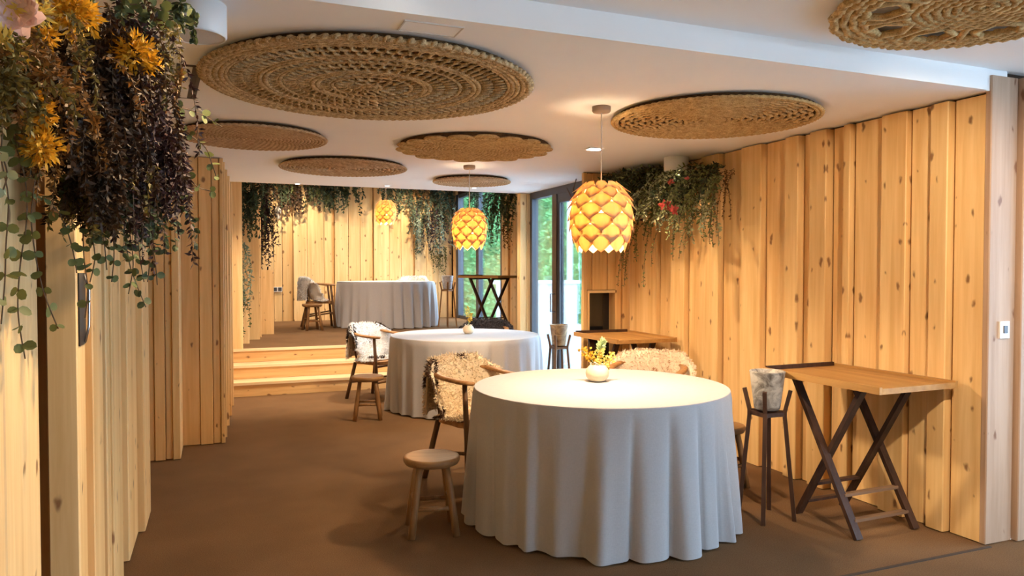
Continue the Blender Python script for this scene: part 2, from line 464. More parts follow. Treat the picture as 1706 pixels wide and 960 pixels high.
struct('trim_2', MB().box(-0.5, 3.75, 2.615, 2.632, 0, 0.004), plain('carpet_joint', (0.06, 0.035, 0.02), 0.8), 'thin dark joint strip across the carpet')

random.seed(7)
# right wall: boards of differing thickness
wr = struct('wall_right', MB().box(RW_X + 0.02, RW_X + 0.12, FASC_Y + 0.02, 6.25, 0, LOWC), M['gapshade'], 'pine board wall on the right')
edges_px = [1640, 1588, 1555, 1519, 1474, 1424, 1410, 1386, 1356, 1340, 1316, 1278, 1243, 1208, 1177, 1149, 1125, 1102, 1073, 1050]
prot = [0.008, 0.048, 0.020, 0.048, 0.012, 0.045, 0.0, 0.055, 0.010, 0.060, 0.015, 0.060, 0.020, 0.065, 0.010, 0.055, 0.015, 0.05, 0.015]
ys = [at_x(p, 450, RW_X).y for p in edges_px]; ys[0] = 2.662; ys[-1] = 6.25
for i in range(len(ys) - 1):
    top = LOWC - 0.012
    part('board', MB().cbox(RW_X - prot[i], RW_X + 0.02, ys[i] + 0.006, ys[i + 1] - 0.006, 0.006, top, 0.005), M['pine'], wr)
# wall that turns right at the front
wf = struct('wall_front_right', MB().box(RW_X + 0.02, 6.2, FASC_Y + 0.035, FASC_Y + 0.13, 0, UPC), M['gapshade'], 'pine board wall facing the room at the front right')
xs = [3.735, 3.945, 4.16, 4.34, 4.56, 4.75, 4.97, 5.16, 5.36, 5.56, 5.78, 6.0, 6.2]
for i in range(len(xs) - 1):
    part('board', MB().cbox(xs[i] + 0.003, xs[i + 1] - 0.003, FASC_Y - (0.0, 0.03)[i % 2], FASC_Y + 0.035, 0.006, UPC - 0.03, 0.005), M['pine_shaded'], wf)
# pier with the niche
wp = struct('wall_pier', MB().box(3.26, 3.75, 6.29, 6.31, 1.25, LOWC).box(3.26, 3.75, 6.29, 6.31, 0, 0.30).box(3.62, 3.87, 6.29, 6.60, 0, LOWC), M['gapshade'], 'pine board pier beside the glass doors')
pe = [(3.236, 3.275, 0), (3.278, 3.333, 1), (3.333, 3.415, 1), (3.418, 3.50, 1), (3.503, 3.594, 1), (3.597, 3.66, 0), (3.663, 3.745, 0)]
for i, (a, b, up) in enumerate(pe):
    y0 = 6.25 + (0.0, 0.02)[i % 2]
    part('board', MB().cbox(a, b, y0, 6.29, 1.26 if up else 0.006, LOWC - 0.01, 0.004), M['pine'], wp)
    if up: part('board', MB().cbox(a, b, y0, 6.29, 0.006, 0.30, 0.004), M['pine'], wp)
ni = thing('wall_niche', 'dark glazed niche framed in pale pine in the pier', 'niche', (3.43, 6.26, 0.30))
part('surround', MB().box(-0.15, -0.132, -0.02, 0.12, 0, 0.955), M['pine'], ni)
part('surround', MB().box(0.145, 0.163, -0.02, 0.12, 0, 0.955), M['pine'], ni)
part('lintel', MB().box(-0.132, 0.145, -0.02, 0.12, 0.93, 0.955), M['pine_tread'], ni)
part('back_panel', MB().box(-0.132, -0.085, 0.09, 0.12, 0, 0.93), M['pine'], ni)
part('dark_pane', MB().box(-0.085, 0.145, 0.10, 0.12, 0, 0.93), M['darkglass'], ni, label='black glass pane')

# glass door wall
GX = 3.575
wg = struct('window_1', MB().box(GX - 0.03, GX + 0.05, 6.60, 8.25, 2.30, LOWC).box(GX - 0.03, GX + 0.05, 6.60, 8.25, 0, 0.05).box(GX - 0.03, GX + 0.05, 8.19, 8.25, 0.05, 2.30), M['frame'], 'grey metal glazing of the glass doors')
part('mullion', MB().box(GX - 0.04, GX + 0.05, 7.49, 7.60, 0.05, 2.30), M['bronze'], wg, label='bronze mullion with door handle')
part('door_frame', MB().box(GX - 0.025, GX + 0.025, 7.43, 7.49, 0.05, 2.30).box(GX - 0.025, GX + 0.025, 6.6, 6.68, 0.05, 2.30).box(GX - 0.025, GX + 0.025, 6.68, 7.43, 2.20, 2.30).box(GX - 0.025, GX + 0.025, 6.68, 7.43, 0.05, 0.14), M['frame'], wg)
part('pane', MB().box(GX - 0.006, GX + 0.006, 6.68, 7.43, 0.14, 2.20), M['glass'], wg)
part('pane', MB().box(GX - 0.006, GX + 0.006, 7.60, 8.19, 0.05, 2.30), M['glass'], wg)
part('door_handle', MB().tube([(GX - 0.04, 7.53, 0.98), (GX - 0.09, 7.53, 0.98), (GX - 0.09, 7.53, 1.18), (GX - 0.04, 7.53, 1.18)], 0.009), M['steel'], wg, smooth=True)
wq = struct('wall_post', MB().prism([(3.50, 8.37), (3.58, 8.37), (4.58, 10.88), (4.50, 10.92)], 0, FARC), M['gapshade'], 'pine post at the end of the glass doors')
part('board', MB().cbox(3.42, 3.50, 8.262, 8.36, 0.006, LOWC - 0.006, 0.004), M['pine'], wq)
part('board', MB().cbox(3.503, 3.60, 8.262, 8.36, 0.006, LOWC - 0.006, 0.004), M['pine'], wq)
# platform right wall and window
wx = 4.5
ww = struct('wall_platform_right', MB().box(wx + 0.03, wx + 0.13, 10.92, 11.70, 0, FARC).box(wx + 0.03, wx + 0.13, 14.2, 14.5, 0, FARC).box(wx + 0.03, wx + 0.13, 11.70, 14.2, 2.95, FARC), M['gapshade'], 'pine board wall beside the platform window')
y = 11.70
k = 0
while y > 11.05:
    wd = (0.17, 0.21, 0.15, 0.23)[k % 4]
    part('board', MB().cbox(wx - (0.0, 0.035)[k % 2], wx + 0.03, y - wd + 0.003, y - 0.003, PLAT if y > 9.55 else 0.006, FARC - 0.01, 0.005), M['pine'], ww)
    y -= wd; k += 1
part('board', MB().cbox(wx - 0.03, wx + 0.03, 14.2, 14.37, PLAT, FARC - 0.01, 0.005), M['pine'], ww)
w2 = struct('window_2', MB().box(wx, wx + 0.08, 11.70, 14.2, PLAT, PLAT + 0.06).box(wx, wx + 0.08, 11.70, 14.2, 2.88, 2.95).box(wx - 0.02, wx + 0.08, 14.05, 14.2, PLAT, 2.95).box(wx, wx + 0.08, 11.7, 11.76, PLAT, 2.95), M['frame'], 'dark framed window beside the platform')
part('mullion', MB().box(wx - 0.01, wx + 0.07, 12.85, 13.0, PLAT + 0.06, 2.88), M['frame'], w2)
part('pane', MB().box(wx + 0.03, wx + 0.04, 11.76, 12.85, PLAT + 0.06, 2.88), M['glass'], w2)
part('pane', MB().box(wx + 0.03, wx + 0.04, 13.0, 14.05, PLAT + 0.06, 2.88), M['glass'], w2)
# back wall
wb = struct('wall_back', MB().box(-0.2, 4.72, BACK_Y + 0.035, BACK_Y + 0.14, 0, FARC), M['gapshade'], 'pine board wall at the back of the platform')
bx_ = [-0.2, 0.05, 0.28, 0.50, 0.75, 1.00, 1.15, 1.345, 1.605, 1.915, 2.107, 2.37, 2.60, 2.856, 3.164, 3.404, 3.671, 3.918, 4.16, 4.46]
for i in range(len(bx_) - 1):
    part('board', MB().cbox(bx_[i] + 0.004, bx_[i + 1] - 0.004, BACK_Y - (0.0, 0.04, 0.015)[i % 3], BACK_Y + 0.035, PLAT, FARC - 0.01, 0.006), M['pine'], wb)

# left wall: stepped boards (x of the face, y range)
wl = struct('wall_left', MB().box(-0.90, -0.62, -3.0, 6.2, 0, UPC), M['gapshade'], 'stepped pine board wall on the left')
def lb(X, p0, p1, back=-0.62, m='pine', zt=None):
    y0 = at_x(p0, 450, X).y; y1 = at_x(p1, 450, X).y
    zt = (UPC if y1 < FASC_Y + 0.05 else LOWC) - 0.006 if zt is None else zt
    part('board', MB().cbox(back, X, y0, y1, 0.006, zt, 0.004), M[m], wl)
def lby(X, y0, y1, back=-0.62):
    zt = (UPC if y1 < FASC_Y + 0.05 else LOWC) - 0.006
    part('board', MB().cbox(back, X, y0, y1, 0.006, zt, 0.004), M['pine'], wl)
yy = -2.9
for i in range(17):
    lby(-0.45 - (0.0, 0.03, 0.01)[i % 3], yy, yy + 0.243); yy += 0.246
lby(-0.45, 1.285, 1.60); lby(-0.452, 1.603, 1.985); lby(-0.45, 1.988, 2.335)
lb(-0.42, 127, 140, -0.508); lb(-0.42, 153, 169); lb(-0.415, 175, 184.6); lb(-0.405, 185, 200)
lb(-0.41, 210, 226)
lby(-0.50, at_x(141, 450, -0.42).y, at_x(152.6, 450, -0.42).y)
lby(-0.47, at_x(169.4, 450, -0.42).y, at_x(174.6, 450, -0.415).y)
lby(-0.50, at_x(200.4, 450, -0.405).y, at_x(209.6, 450, -0.41).y)
lby(-0.375, 4.51, 4.89)
lby(-0.49, 4.66, 4.505) if False else None
for i in range(5): lby(-0.56 + 0.01 * (i % 2), 4.90 + 0.25 * i, 5.14 + 0.25 * i)
wl2 = struct('wall_left_inner', MB().box(-0.90, -0.30, 6.63, 9.5, 0, LOWC).box(-0.9, -0.3, 8.35, 14.6, 0, FARC), M['gapshade'], 'pine board wall projecting beyond the aisle')
for (x0, x1, y0, y1) in [(-0.62, -0.440, 6.17, 6.62), (-0.437, -0.366, 6.15, 6.62), (-0.363, -0.317, 6.18, 6.62), (-0.314, -0.262, 6.15, 6.60),
                         (-0.30, -0.131, 6.605, 6.80), (-0.128, -0.032, 6.59, 6.80), (-0.029, 0.028, 6.61, 6.80), (0.031, 0.062, 6.59, 6.80),
                         (-0.30, 0.078, 6.805, 7.05), (-0.30, 0.060, 7.055, 7.30), (-0.30, 0.105, 7.305, 7.55), (-0.30, 0.09, 7.555, 7.80), (-0.30, 0.135, 7.805, 8.05), (-0.30, 0.12, 8.055, 8.33)]:
    part('board', MB().cbox(x0, x1, y0, y1, 0.006, LOWC - 0.006, 0.004), M['pine'], wl2)
for (x0, x1, y0, y1, zt) in [(-0.30, 0.165, 8.36, 8.60, FARC), (-0.30, 0.15, 8.605, 8.90, FARC), (-0.30, 0.165, 8.905, 9.30, FARC), (-0.30, 0.17, 9.305, 9.52, FARC)]:
    part('board', MB().cbox(x0, x1, y0, y1, 0.006, zt, 0.004), M['pine'], wl2)
for (x0, x1, y0, y1, zt) in [(-0.30, 0.24, 10.15, 10.55, FARC), (0.243, 0.40, 10.20, 10.60, FARC), (0.403, 0.56, 10.75, 11.05, FARC), (0.40, 0.60, 11.1, 11.5, FARC),
                             (0.60, 0.80, 11.55, 11.85, 1.46), (-0.30, 0.60, 11.50, 11.70, FARC), (-0.3, 0.30, 9.525, 10.14, FARC)]:
    part('board', MB().cbox(x0, x1, y0, y1, PLAT, zt - 0.01, 0.004), M['pine'], wl2)
# rear of the room behind the camera: window wall
wz = struct('window_3', MB().box(6.2, 6.3, -2.45, 2.40, 0, 0.12).box(6.2, 6.3, -2.45, 2.40, 2.40, UPC), M['frame'], 'window wall outside the view on the right')
for y in (-2.45, -0.86, 0.73, 2.32): part('mullion', MB().box(6.2, 6.3, y, y + 0.08, 0.12, 2.40), M['frame'], wz)
for y in (-2.37, -0.78, 0.81): part('pane', MB().box(6.245, 6.255, y, y + 1.51, 0.12, 2.40), M['glass'], wz)
w4 = struct('window_4', MB().box(4.2, 6.2, -3.05, -2.95, 0, 0.12).box(4.2, 6.2, -3.05, -2.95, 2.40, UPC), M['frame'], 'window behind the viewer')
for x in (4.2, 5.16, 6.12): part('mullion', MB().box(x, x + 0.08, -3.05, -2.95, 0.12, 2.40), M['frame'], w4)
for x in (4.28, 5.24): part('pane', MB().box(x, x + 0.88, -3.005, -2.995, 0.12, 2.40), M['glass'], w4)
struct('wall_rear', MB().box(-0.9, 4.2, -3.05, -2.95, 0, UPC).box(6.2, 6.3, -3.05, -2.95, 0, UPC), M['pine'], 'pine wall behind the viewer')
struct('wall_side', MB().box(6.2, 6.3, -2.95, -2.45, 0, UPC).box(6.2, 6.3, 2.40, 2.8, 0, UPC), M['pine_shaded'], 'pine wall beside the window outside the view')

# steps
st = thing('staircase', 'three pine steps leading up to the carpeted platform', 'stairs', (0.172, 8.93, 0))
for i in range(3):
    h0 = i * PLAT / 3; h1 = (i + 1) * PLAT / 3
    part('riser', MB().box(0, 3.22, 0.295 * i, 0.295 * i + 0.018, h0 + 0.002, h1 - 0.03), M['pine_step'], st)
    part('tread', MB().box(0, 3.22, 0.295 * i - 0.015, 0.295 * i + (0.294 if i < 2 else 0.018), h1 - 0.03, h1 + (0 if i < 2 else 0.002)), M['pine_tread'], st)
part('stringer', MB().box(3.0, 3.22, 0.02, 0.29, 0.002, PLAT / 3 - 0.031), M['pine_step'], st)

# ------------------------------------------------------------------ outside
struct('ground_terrace', MB().box(3.9, 40, 3.0, 40, -0.12, -0.02).box(6.4, 40, -12, 3.0, -0.12, -0.02), M['paving'], 'pale outdoor terrace')
hd = part('hedge_wall', MB().box(4.8, 22, 18.2, 19.2, -0.02, 6.0), M['hedgecore'])
tag(hd, 'tall green hedge beyond the glass doors', 'hedge')
mb = MB(); random.seed(3)
for i in range(9000):
    x = random.uniform(4.8, 15.0); z = random.uniform(0, 6); yq = 18.15 - random.random() * 0.25
    d = Vector((random.uniform(-1, 1), random.uniform(-1, 0.2), random.uniform(-1, 0.6)))
    mb.leaf((x, yq, z), d, (random.uniform(-.4, .4), -1, random.uniform(0, .8)), random.uniform(0.09, 0.17), random.uniform(0.05, 0.09))
part('foliage', mb, M['hedge'], hd, kind='stuff')
low = part('low_wall', MB().box(5.6, 7.4, 14.6, 14.9, -0.02, 1.15).box(5.55, 7.45, 14.55, 14.95, 1.15, 1.22), M['outwall'])
tag(low, 'low pale rendered wall on the terrace outside', 'wall')
for i, (x, yq) in enumerate(((6.55, 15.8), (8.2, 16.6))):
    o = part('terrace_post', MB().tube([(x, yq, -0.02), (x, yq, 3.6)], 0.07, 12).lathe([(0.11, 0), (0.11, 0.08), (0.07, 0.1)], 12, (x, yq, -0.02)), M['trunkgrey'])
    tag(o, ('pale post on the terrace behind the glass doors', 'pale post on the terrace nearer the hedge')[i], 'post')

# ------------------------------------------------------------------ ceiling rugs
def ring_rope(mb, r, rad, z, wob=0.0, kw=0, ph=0.0, flat=0.7, tw=0.25):
    n = max(24, int(2 * PI * r / 0.014)); pts = []; rr = []
    for i in range(n):
        a = 2 * PI * i / n
        q = r + wob * math.sin(kw * a + ph)
        pts.append((q * math.cos(a), q * math.sin(a), z)); rr.append(rad * (1 + tw * math.sin(i * 2.1)))
    mb.tube(pts, rr, 6, closed=True, flat=(1, flat))
def coil(mb, r, amp, rad, z, pitch=0.034, cx=0, cy=0, zamp=0.006):
    turns = max(8, int(2 * PI * r / pitch)); n = turns * 8; pts = []
    for i in range(n):
        a = 2 * PI * i / n; b = 2 * PI * i * turns / n
        q = r + amp * math.sin(b)
        aa = a + (pitch * 0.42 / r) * math.cos(b)
        pts.append((cx + q * math.cos(aa), cy + q * math.sin(aa), z + zamp * math.cos(b)))
    mb.tube(pts, rad, 5, closed=True)
def rug(name, label, c, style, zc, m, R0):
    z0 = zc - 0.030
    t = thing('ceiling_rug', label, 'rug', (c[0], c[1], zc - 0.048), 0.0, 'round jute rugs fixed to the ceiling')
    zz = 0.018      # rope centre height over the thing's base
    if style != 'lace':
        part('shade_disc', MB().lathe([(0.001, 0.022), (R0 - 0.02, 0.022), (R0 - 0.02, 0.046), (0.001, 0.046)], 64), M['rugshade'], t)  # disc added to paint the shade seen through the open weave
    if style == 'open':
        r = 0.02; k = 0
        while r < R0 - 0.03:
            if k % 5 in (0, 1):
                mb = MB(); ring_rope(mb, r, 0.014, zz, ph=k); part('braid', mb, m, t, True); r += 0.024
            elif k % 5 in (2, 3):
                mb = MB(); coil(mb, r + 0.020, 0.030, 0.0075, zz + 0.002, 0.046); part('open_loops', mb, m, t, True); r += 0.062
            else:
                mb = MB(); ring_rope(mb, r, 0.010, zz, ph=k); part('braid', mb, m, t, True); r += 0.020
                if r < R0 - 0.12:
                    mb = MB(); coil(mb, r + 0.014, 0.022, 0.0065, zz + 0.002, 0.040); part('open_loops', mb, m, t, True); r += 0.048
            k += 1
        for q in (R0 - 0.03, R0 - 0.008):
            mb = MB(); ring_rope(mb, q, 0.015, zz, ph=q); part('braid', mb, m, t, True)
    elif style == 'fine':
        r = 0.012; k = 0
        while r < R0 - 0.01:
            mb = MB(); ring_rope(mb, r, 0.0125, zz, 0.0, 0, 0); part('braid', mb, m, t, True); r += 0.0235; k += 1
        mb = MB(); ring_rope(mb, R0, 0.014, zz); part('braid', mb, m, t, True)
    elif style == 'holes':
        r = 0.02; k = 0
        while r < R0 - 0.03:
            kw = max(5, int(2 * PI * r / 0.13))
            mb = MB(); ring_rope(mb, r, 0.0125, zz, 0.010, kw, (PI if k % 2 else 0) + k * 0.9); part('braid', mb, m, t, True); r += 0.037; k += 1
        for q in (R0 - 0.022, R0):
            mb = MB(); ring_rope(mb, q, 0.013, zz); part('braid', mb, m, t, True)
    elif style == 'scallop':
        r = 0.012; k = 0
        while r < R0 - 0.13:
            mb = MB(); ring_rope(mb, r, 0.0135, zz, 0.006 if k % 4 == 3 else 0, 12); part('braid', mb, m, t, True); r += 0.026; k += 1
        for i in range(18):
            a = 2 * PI * i / 18; cx, cy = (R0 - 0.085) * math.cos(a), (R0 - 0.085) * math.sin(a)
            mb = MB()
            for rr in (0.016, 0.042, 0.066, 0.085):
                pts = [(cx + rr * math.cos(b), cy + rr * math.sin(b), zz - 0.004 + 0.005 * (i % 2)) for b in [2 * PI * j / 28 for j in range(28)]]
                mb.tube(pts, 0.013, 5, closed=True, flat=(1, 0.7))
            part('scallop', mb, m, t, True)
    elif style == 'lace':
        k = 0; r = 0.03
        while r < 0.27:
            mb = MB(); ring_rope(mb, r, 0.019, zz, 0.004, 9, k); part('braid', mb, m, t, True); r += 0.034; k += 1
        for r in (R0 - 0.105, R0 - 0.070, R0 - 0.035, R0):
            mb = MB(); ring_rope(mb, r, 0.020, zz, 0.006, 22, r * 90); part('braid', mb, m, t, True)
        for i in range(9):
            a = 2 * PI * i / 9 + 0.15; mb = MB()
            for o_ in (-0.034, 0.0, 0.034):
                u = unit(a); sd = Vector((-u.y, u.x, 0))
                mb.tube([u * q + sd * (o_ * (1 + 1.6 * abs(q - 0.345) / 0.09)) + Vector((0, 0, zz)) for q in (0.25, 0.29, 0.345, 0.40, 0.44)], 0.018, 6, flat=(1, 0.8))
            part('spoke_braid', mb, m, t, True)
    return t
rug('a', 'largest ceiling rug, coiled brown jute with rings of open loops', (0.72, 3.64), 'open', LOWC, M['jute'], 0.775)
rug('b', 'tightly coiled tan ceiling rug nearest the left wall', (0.25, 5.36), 'fine', LOWC, M['jutepink'], 0.475)
rug('c', 'coiled ceiling rug in front of the ceiling edge above the steps', (1.06, 6.64), 'holes', LOWC, M['jutepink'], 0.54)
rug('d', 'ceiling rug with a scalloped petal edge', (1.80, 5.24), 'scallop', LOWC, M['jute2'], 0.575)
rug('e', 'smallest ceiling rug, behind the middle pendant lamp', (2.44, 7.19), 'fine', LOWC, M['jutepink'], 0.385)
rug('f', 'golden pierced ceiling rug beside the nearest pendant, by the right wall', (2.78, 3.68), 'holes', LOWC, M['jute2'], 0.60)
rug('g', 'openwork lace ceiling rug on the higher ceiling at upper right', (2.73, 1.96), 'lace', UPC, M['jute2'], 0.53)

# ------------------------------------------------------------------ pinecone pendants
def petal_mesh(W, H):
    """downward pointing curved rhombus, local: x across, z up, y outwards (-y = out)"""
    vs = []; fs = []
    rows = 6
    prof = [(0.0, 0.55), (0.18, 0.86), (0.36, 1.0), (0.55, 0.86), (0.78, 0.46), (1.0, 0.03)]
    for t, wd in prof:
        for u in (-1, -0.5, 0, 0.5, 1):
            x = u * wd * W / 2
            out = 0.16 * W * (1 - (u * wd) ** 2 * 0.9) + 0.22 * H * t * t * 0.15
            vs.append((x, -out, -t * H))
    for i in range(len(prof) - 1):
        for k in range(4):
            a = i * 5 + k; fs.append((a, a + 1, a + 6, a + 5))
    mb = MB(); mb.add(vs, fs)
    n = len(vs)
    mb.add([(x, y + 0.0022, z) for x, y, z in vs], [tuple(reversed(f)) for f in fs])
    # close the rim
    rim = [i * 5 for i in range(6)] + [5 * 5 + k for k in range(1, 5)] + [i * 5 + 4 for i in range(4, -1, -1)] + [3, 2, 1]
    mb.f += [(rim[(j + 1) % len(rim)], rim[j], rim[j] + n, rim[(j + 1) % len(rim)] + n) for j in range(len(rim))]
    return mb.mesh('petal', True)
def pendant(label, x, y, zceil, zmid, D, Hh, power):
    t = thing('pendant_lamp', label, 'lamp', (x, y, zceil), 0.2, 'pinecone pendant lamps')
    zm = zmid - zceil
    part('canopy', MB().lathe([(0.053, 0), (0.053, -0.024), (0.048, -0.032), (0.004, -0.034)], 24), M['canopy'], t, True)
    part('cord', MB().tube([(0, 0, -0.03), (0, 0, zm + Hh * 0.46)], 0.0035, 6), M['cord'], t)
    part('cap', MB().lathe([(0.004, 0.045), (0.022, 0.03), (0.03, 0.0), (0.028, -0.03)], 20, (0, 0, zm + Hh * 0.44)), M['canopy'], t, True)
    part('bulb', MB().lathe([(0.012, 0.09), (0.016, 0.06), (0.034, 0.03), (0.042, 0.0), (0.034, -0.03), (0.012, -0.044)], 20, (0, 0, zm - 0.02)), M['bulb'], t, True)
    rows = 7; n = 9
    W0 = D * PI / n * 1.02
    for r in range(rows):
        f = (r + 0.35) / rows                      # 0 top .. 1 bottom
        ang = R(22) + f * R(98)
        rad = (D / 2 - 0.022) * math.sin(ang) ** 0.85
        z = zm + Hh * 0.50 * math.cos(R(14) + f * R(118)) + Hh * 0.05
        W = W0 * max(0.55, math.sin(ang)) * 1.08; H = Hh * 0.255
        me = petal_mesh(W, H); me.materials.append(M['veneer'])
        # slope of the shell
        tilt = (R(118) * f + R(14)) - R(90)
        for k in range(n):
            a = 2 * PI * (k + 0.5 * (r % 2)) / n
            o = bpy.data.objects.new('petal', me); COL.objects.link(o); o.parent = t
            o.location = (rad * math.sin(a), -rad * math.cos(a), z)
            o.rotation_euler = (Matrix.Rotation(a, 3, 'Z') @ Matrix.Rotation(tilt * 0.72, 3, 'X')).to_euler()
    point('pendant_bulb_light', (x, y, zmid - 0.03), power * 0.38, (1.0, 0.76, 0.47), 0.05)
    spot('pendant_down_light', (x, y, zmid - Hh * 0.5), (x, y, 0), power * 0.85, 168, (1.0, 0.78, 0.52), 0.5, 0.05)
    return t
p1 = at_z(1002, 178, LOWC)
pendant('nearest and largest looking pinecone pendant lamp over the front table', p1.x, p1.y, LOWC, 1.735, 0.36, 0.40, 34)
p2 = at_z(782, 276, LOWC)
pendant('middle pinecone pendant lamp over the second table', p2.x, p2.y, LOWC, 1.80, 0.315, 0.37, 30)
pendant('farthest pinecone pendant lamp over the platform table', 2.72, 12.6, FARC, 2.42, 0.36, 0.42, 40)

# ------------------------------------------------------------------ ceiling fittings
def cyl_fitting(x, y, label, tgt, power):
    t = thing('cylinder_spotlight', label, 'ceiling light', (x, y, LOWC), 0, 'white cylinder spotlights on the ceiling')
    part('housing', MB().lathe([(0.10, 0), (0.10, -0.108), (0.096, -0.114), (0.092, -0.114), (0.092, -0.108), (0.001, -0.108)], 40), M['white'], t, True)
    part('grille', MB().lathe([(0.001, -0.1085), (0.088, -0.1085), (0.088, -0.112), (0.001, -0.112)], 32), plain('grille_white', (0.66, 0.64, 0.62), 0.8, bmp=0.4, bscale=300), t)
    if power: spot('cylinder_spot_beam', (x, y, LOWC - 0.125), tgt, power, 125, (1.0, 0.79, 0.55), 0.8, 0.06)
    return t
cyl_fitting(-0.055, 2.83, 'white cylinder spotlight on the ceiling beside the foreground garland', None, 0)
cyl_fitting(3.54, 5.18, 'white cylinder spotlight above the right wall greenery', (3.5, 4.5, 0.4), 70)
def downlight(x, y, label, power, tgt=None, ang=95, col=(1.0, 0.74, 0.46), zc=LOWC, blend=0.7, square=False):
    t = thing('downlight', label, 'downlight', (x, y, zc), 0, 'recessed ceiling downlights')
    if square:
        part('bezel', MB().box(-0.06, 0.06, -0.05, 0.05, -0.010, 0), M['white'], t)
        part('lens', MB().box(-0.045, 0.045, -0.035, 0.035, -0.0125, -0.0102), M['ledglow'], t)
    else:
        part('bezel', MB().lathe([(0.040, 0), (0.040, -0.003), (0.026, -0.004), (0.024, -0.001), (0.001, -0.001)], 28), M['white'], t, True)
        part('lens', MB().lathe([(0.001, -0.0012), (0.022, -0.0012), (0.022, -0.003), (0.001, -0.003)], 20), M['ledglow'], t)
    if power: spot('downlight_beam', (x, y, zc - 0.02), tgt or (x, y, 0), power, ang, col, blend)
WARM = (1.0, 0.79, 0.55)
pd = at_z(990, 247, LOWC)
downlight(pd.x, pd.y, 'rectangular downlight behind the nearest pendant cord', 55, (3.0, 4.9, 0), 120, square=True)
for i, p in enumerate((495, 645, 790)):
    q = at_z(p, (306.5, 309.5, 313)[i], LOWC)
    downlight(q.x, min(q.y, 8.27), ('left', 'centre', 'right')[i] + 'most of the row of lit downlights along the ceiling edge' if i != 1 else 'middle of the row of lit downlights along the ceiling edge', 45, (q.x, 9.3, 0.1), 110, (1.0, 0.82, 0.62))
downlight(1.3, 13.3, 'added unseen downlight washing the back wall above the platform, left one', 60, (1.3, 14.4, 1.2), 120, WARM, FARC)  # unseen lamp added to light the back wall
downlight(3.5, 13.4, 'added unseen downlight washing the back wall above the platform, right one', 60, (3.4, 14.4, 1.2), 120, WARM, FARC)  # second unseen lamp added for the back wall
downlight(1.6, 10.6, 'added unseen downlight over the platform floor', 60, (1.5, 10.6, 0), 120, (1.0, 0.85, 0.7), FARC)  # unseen lamp added to brighten the platform
downlight(2.3, 1.0, 'downlight on the higher front ceiling aimed at the right wall', 120, (3.78, 3.45, 1.0), 58, WARM, UPC)
downlight(0.60, 2.5, 'downlight on the higher front ceiling aimed at the garland', 70, (-0.42, 2.10, 1.15), 84, (1.0, 0.72, 0.42), UPC)
# slot vent
v = thing('ceiling_vent', 'narrow slotted air vent in the ceiling beside the largest rug', 'vent', (-0.125, 4.02, LOWC), R(4))
part('frame', MB().box(-0.055, -0.038, -0.35, 0.35, -0.006, 0).box(0.038, 0.055, -0.35, 0.35, -0.006, 0).box(-0.038, 0.038, -0.35, -0.335, -0.006, 0).box(-0.038, 0.038, 0.335, 0.35, -0.006, 0), M['slot'], v)
part('slat', MB().box(-0.022, 0.012, -0.335, 0.335, -0.006, 0), M['white'], v, label='white slat')
part('slat', MB().box(-0.038, -0.023, -0.335, 0.335, -0.002, 0), M['slot'], v)
part('slat', MB().box(0.013, 0.038, -0.335, 0.335, -0.002, 0), M['slot'], v)
ap = thing('access_panel', 'small flush white access panel in the ceiling by the drop', 'panel', (0.775, 2.775, LOWC))
part('panel', MB().box(-0.11, 0.11, -0.055, 0.055, -0.003, 0), M['ceiling'], ap)
part('rim', MB().box(-0.116, 0.116, -0.061, -0.0555, -0.005, 0).box(-0.116, 0.116, 0.0555, 0.061, -0.005, 0).box(-0.116, -0.1105, -0.0555, 0.0555, -0.005, 0).box(0.1105, 0.116, -0.0555, 0.0555, -0.005, 0), plain('panel_rim', (0.62, 0.58, 0.54), 0.8), ap)

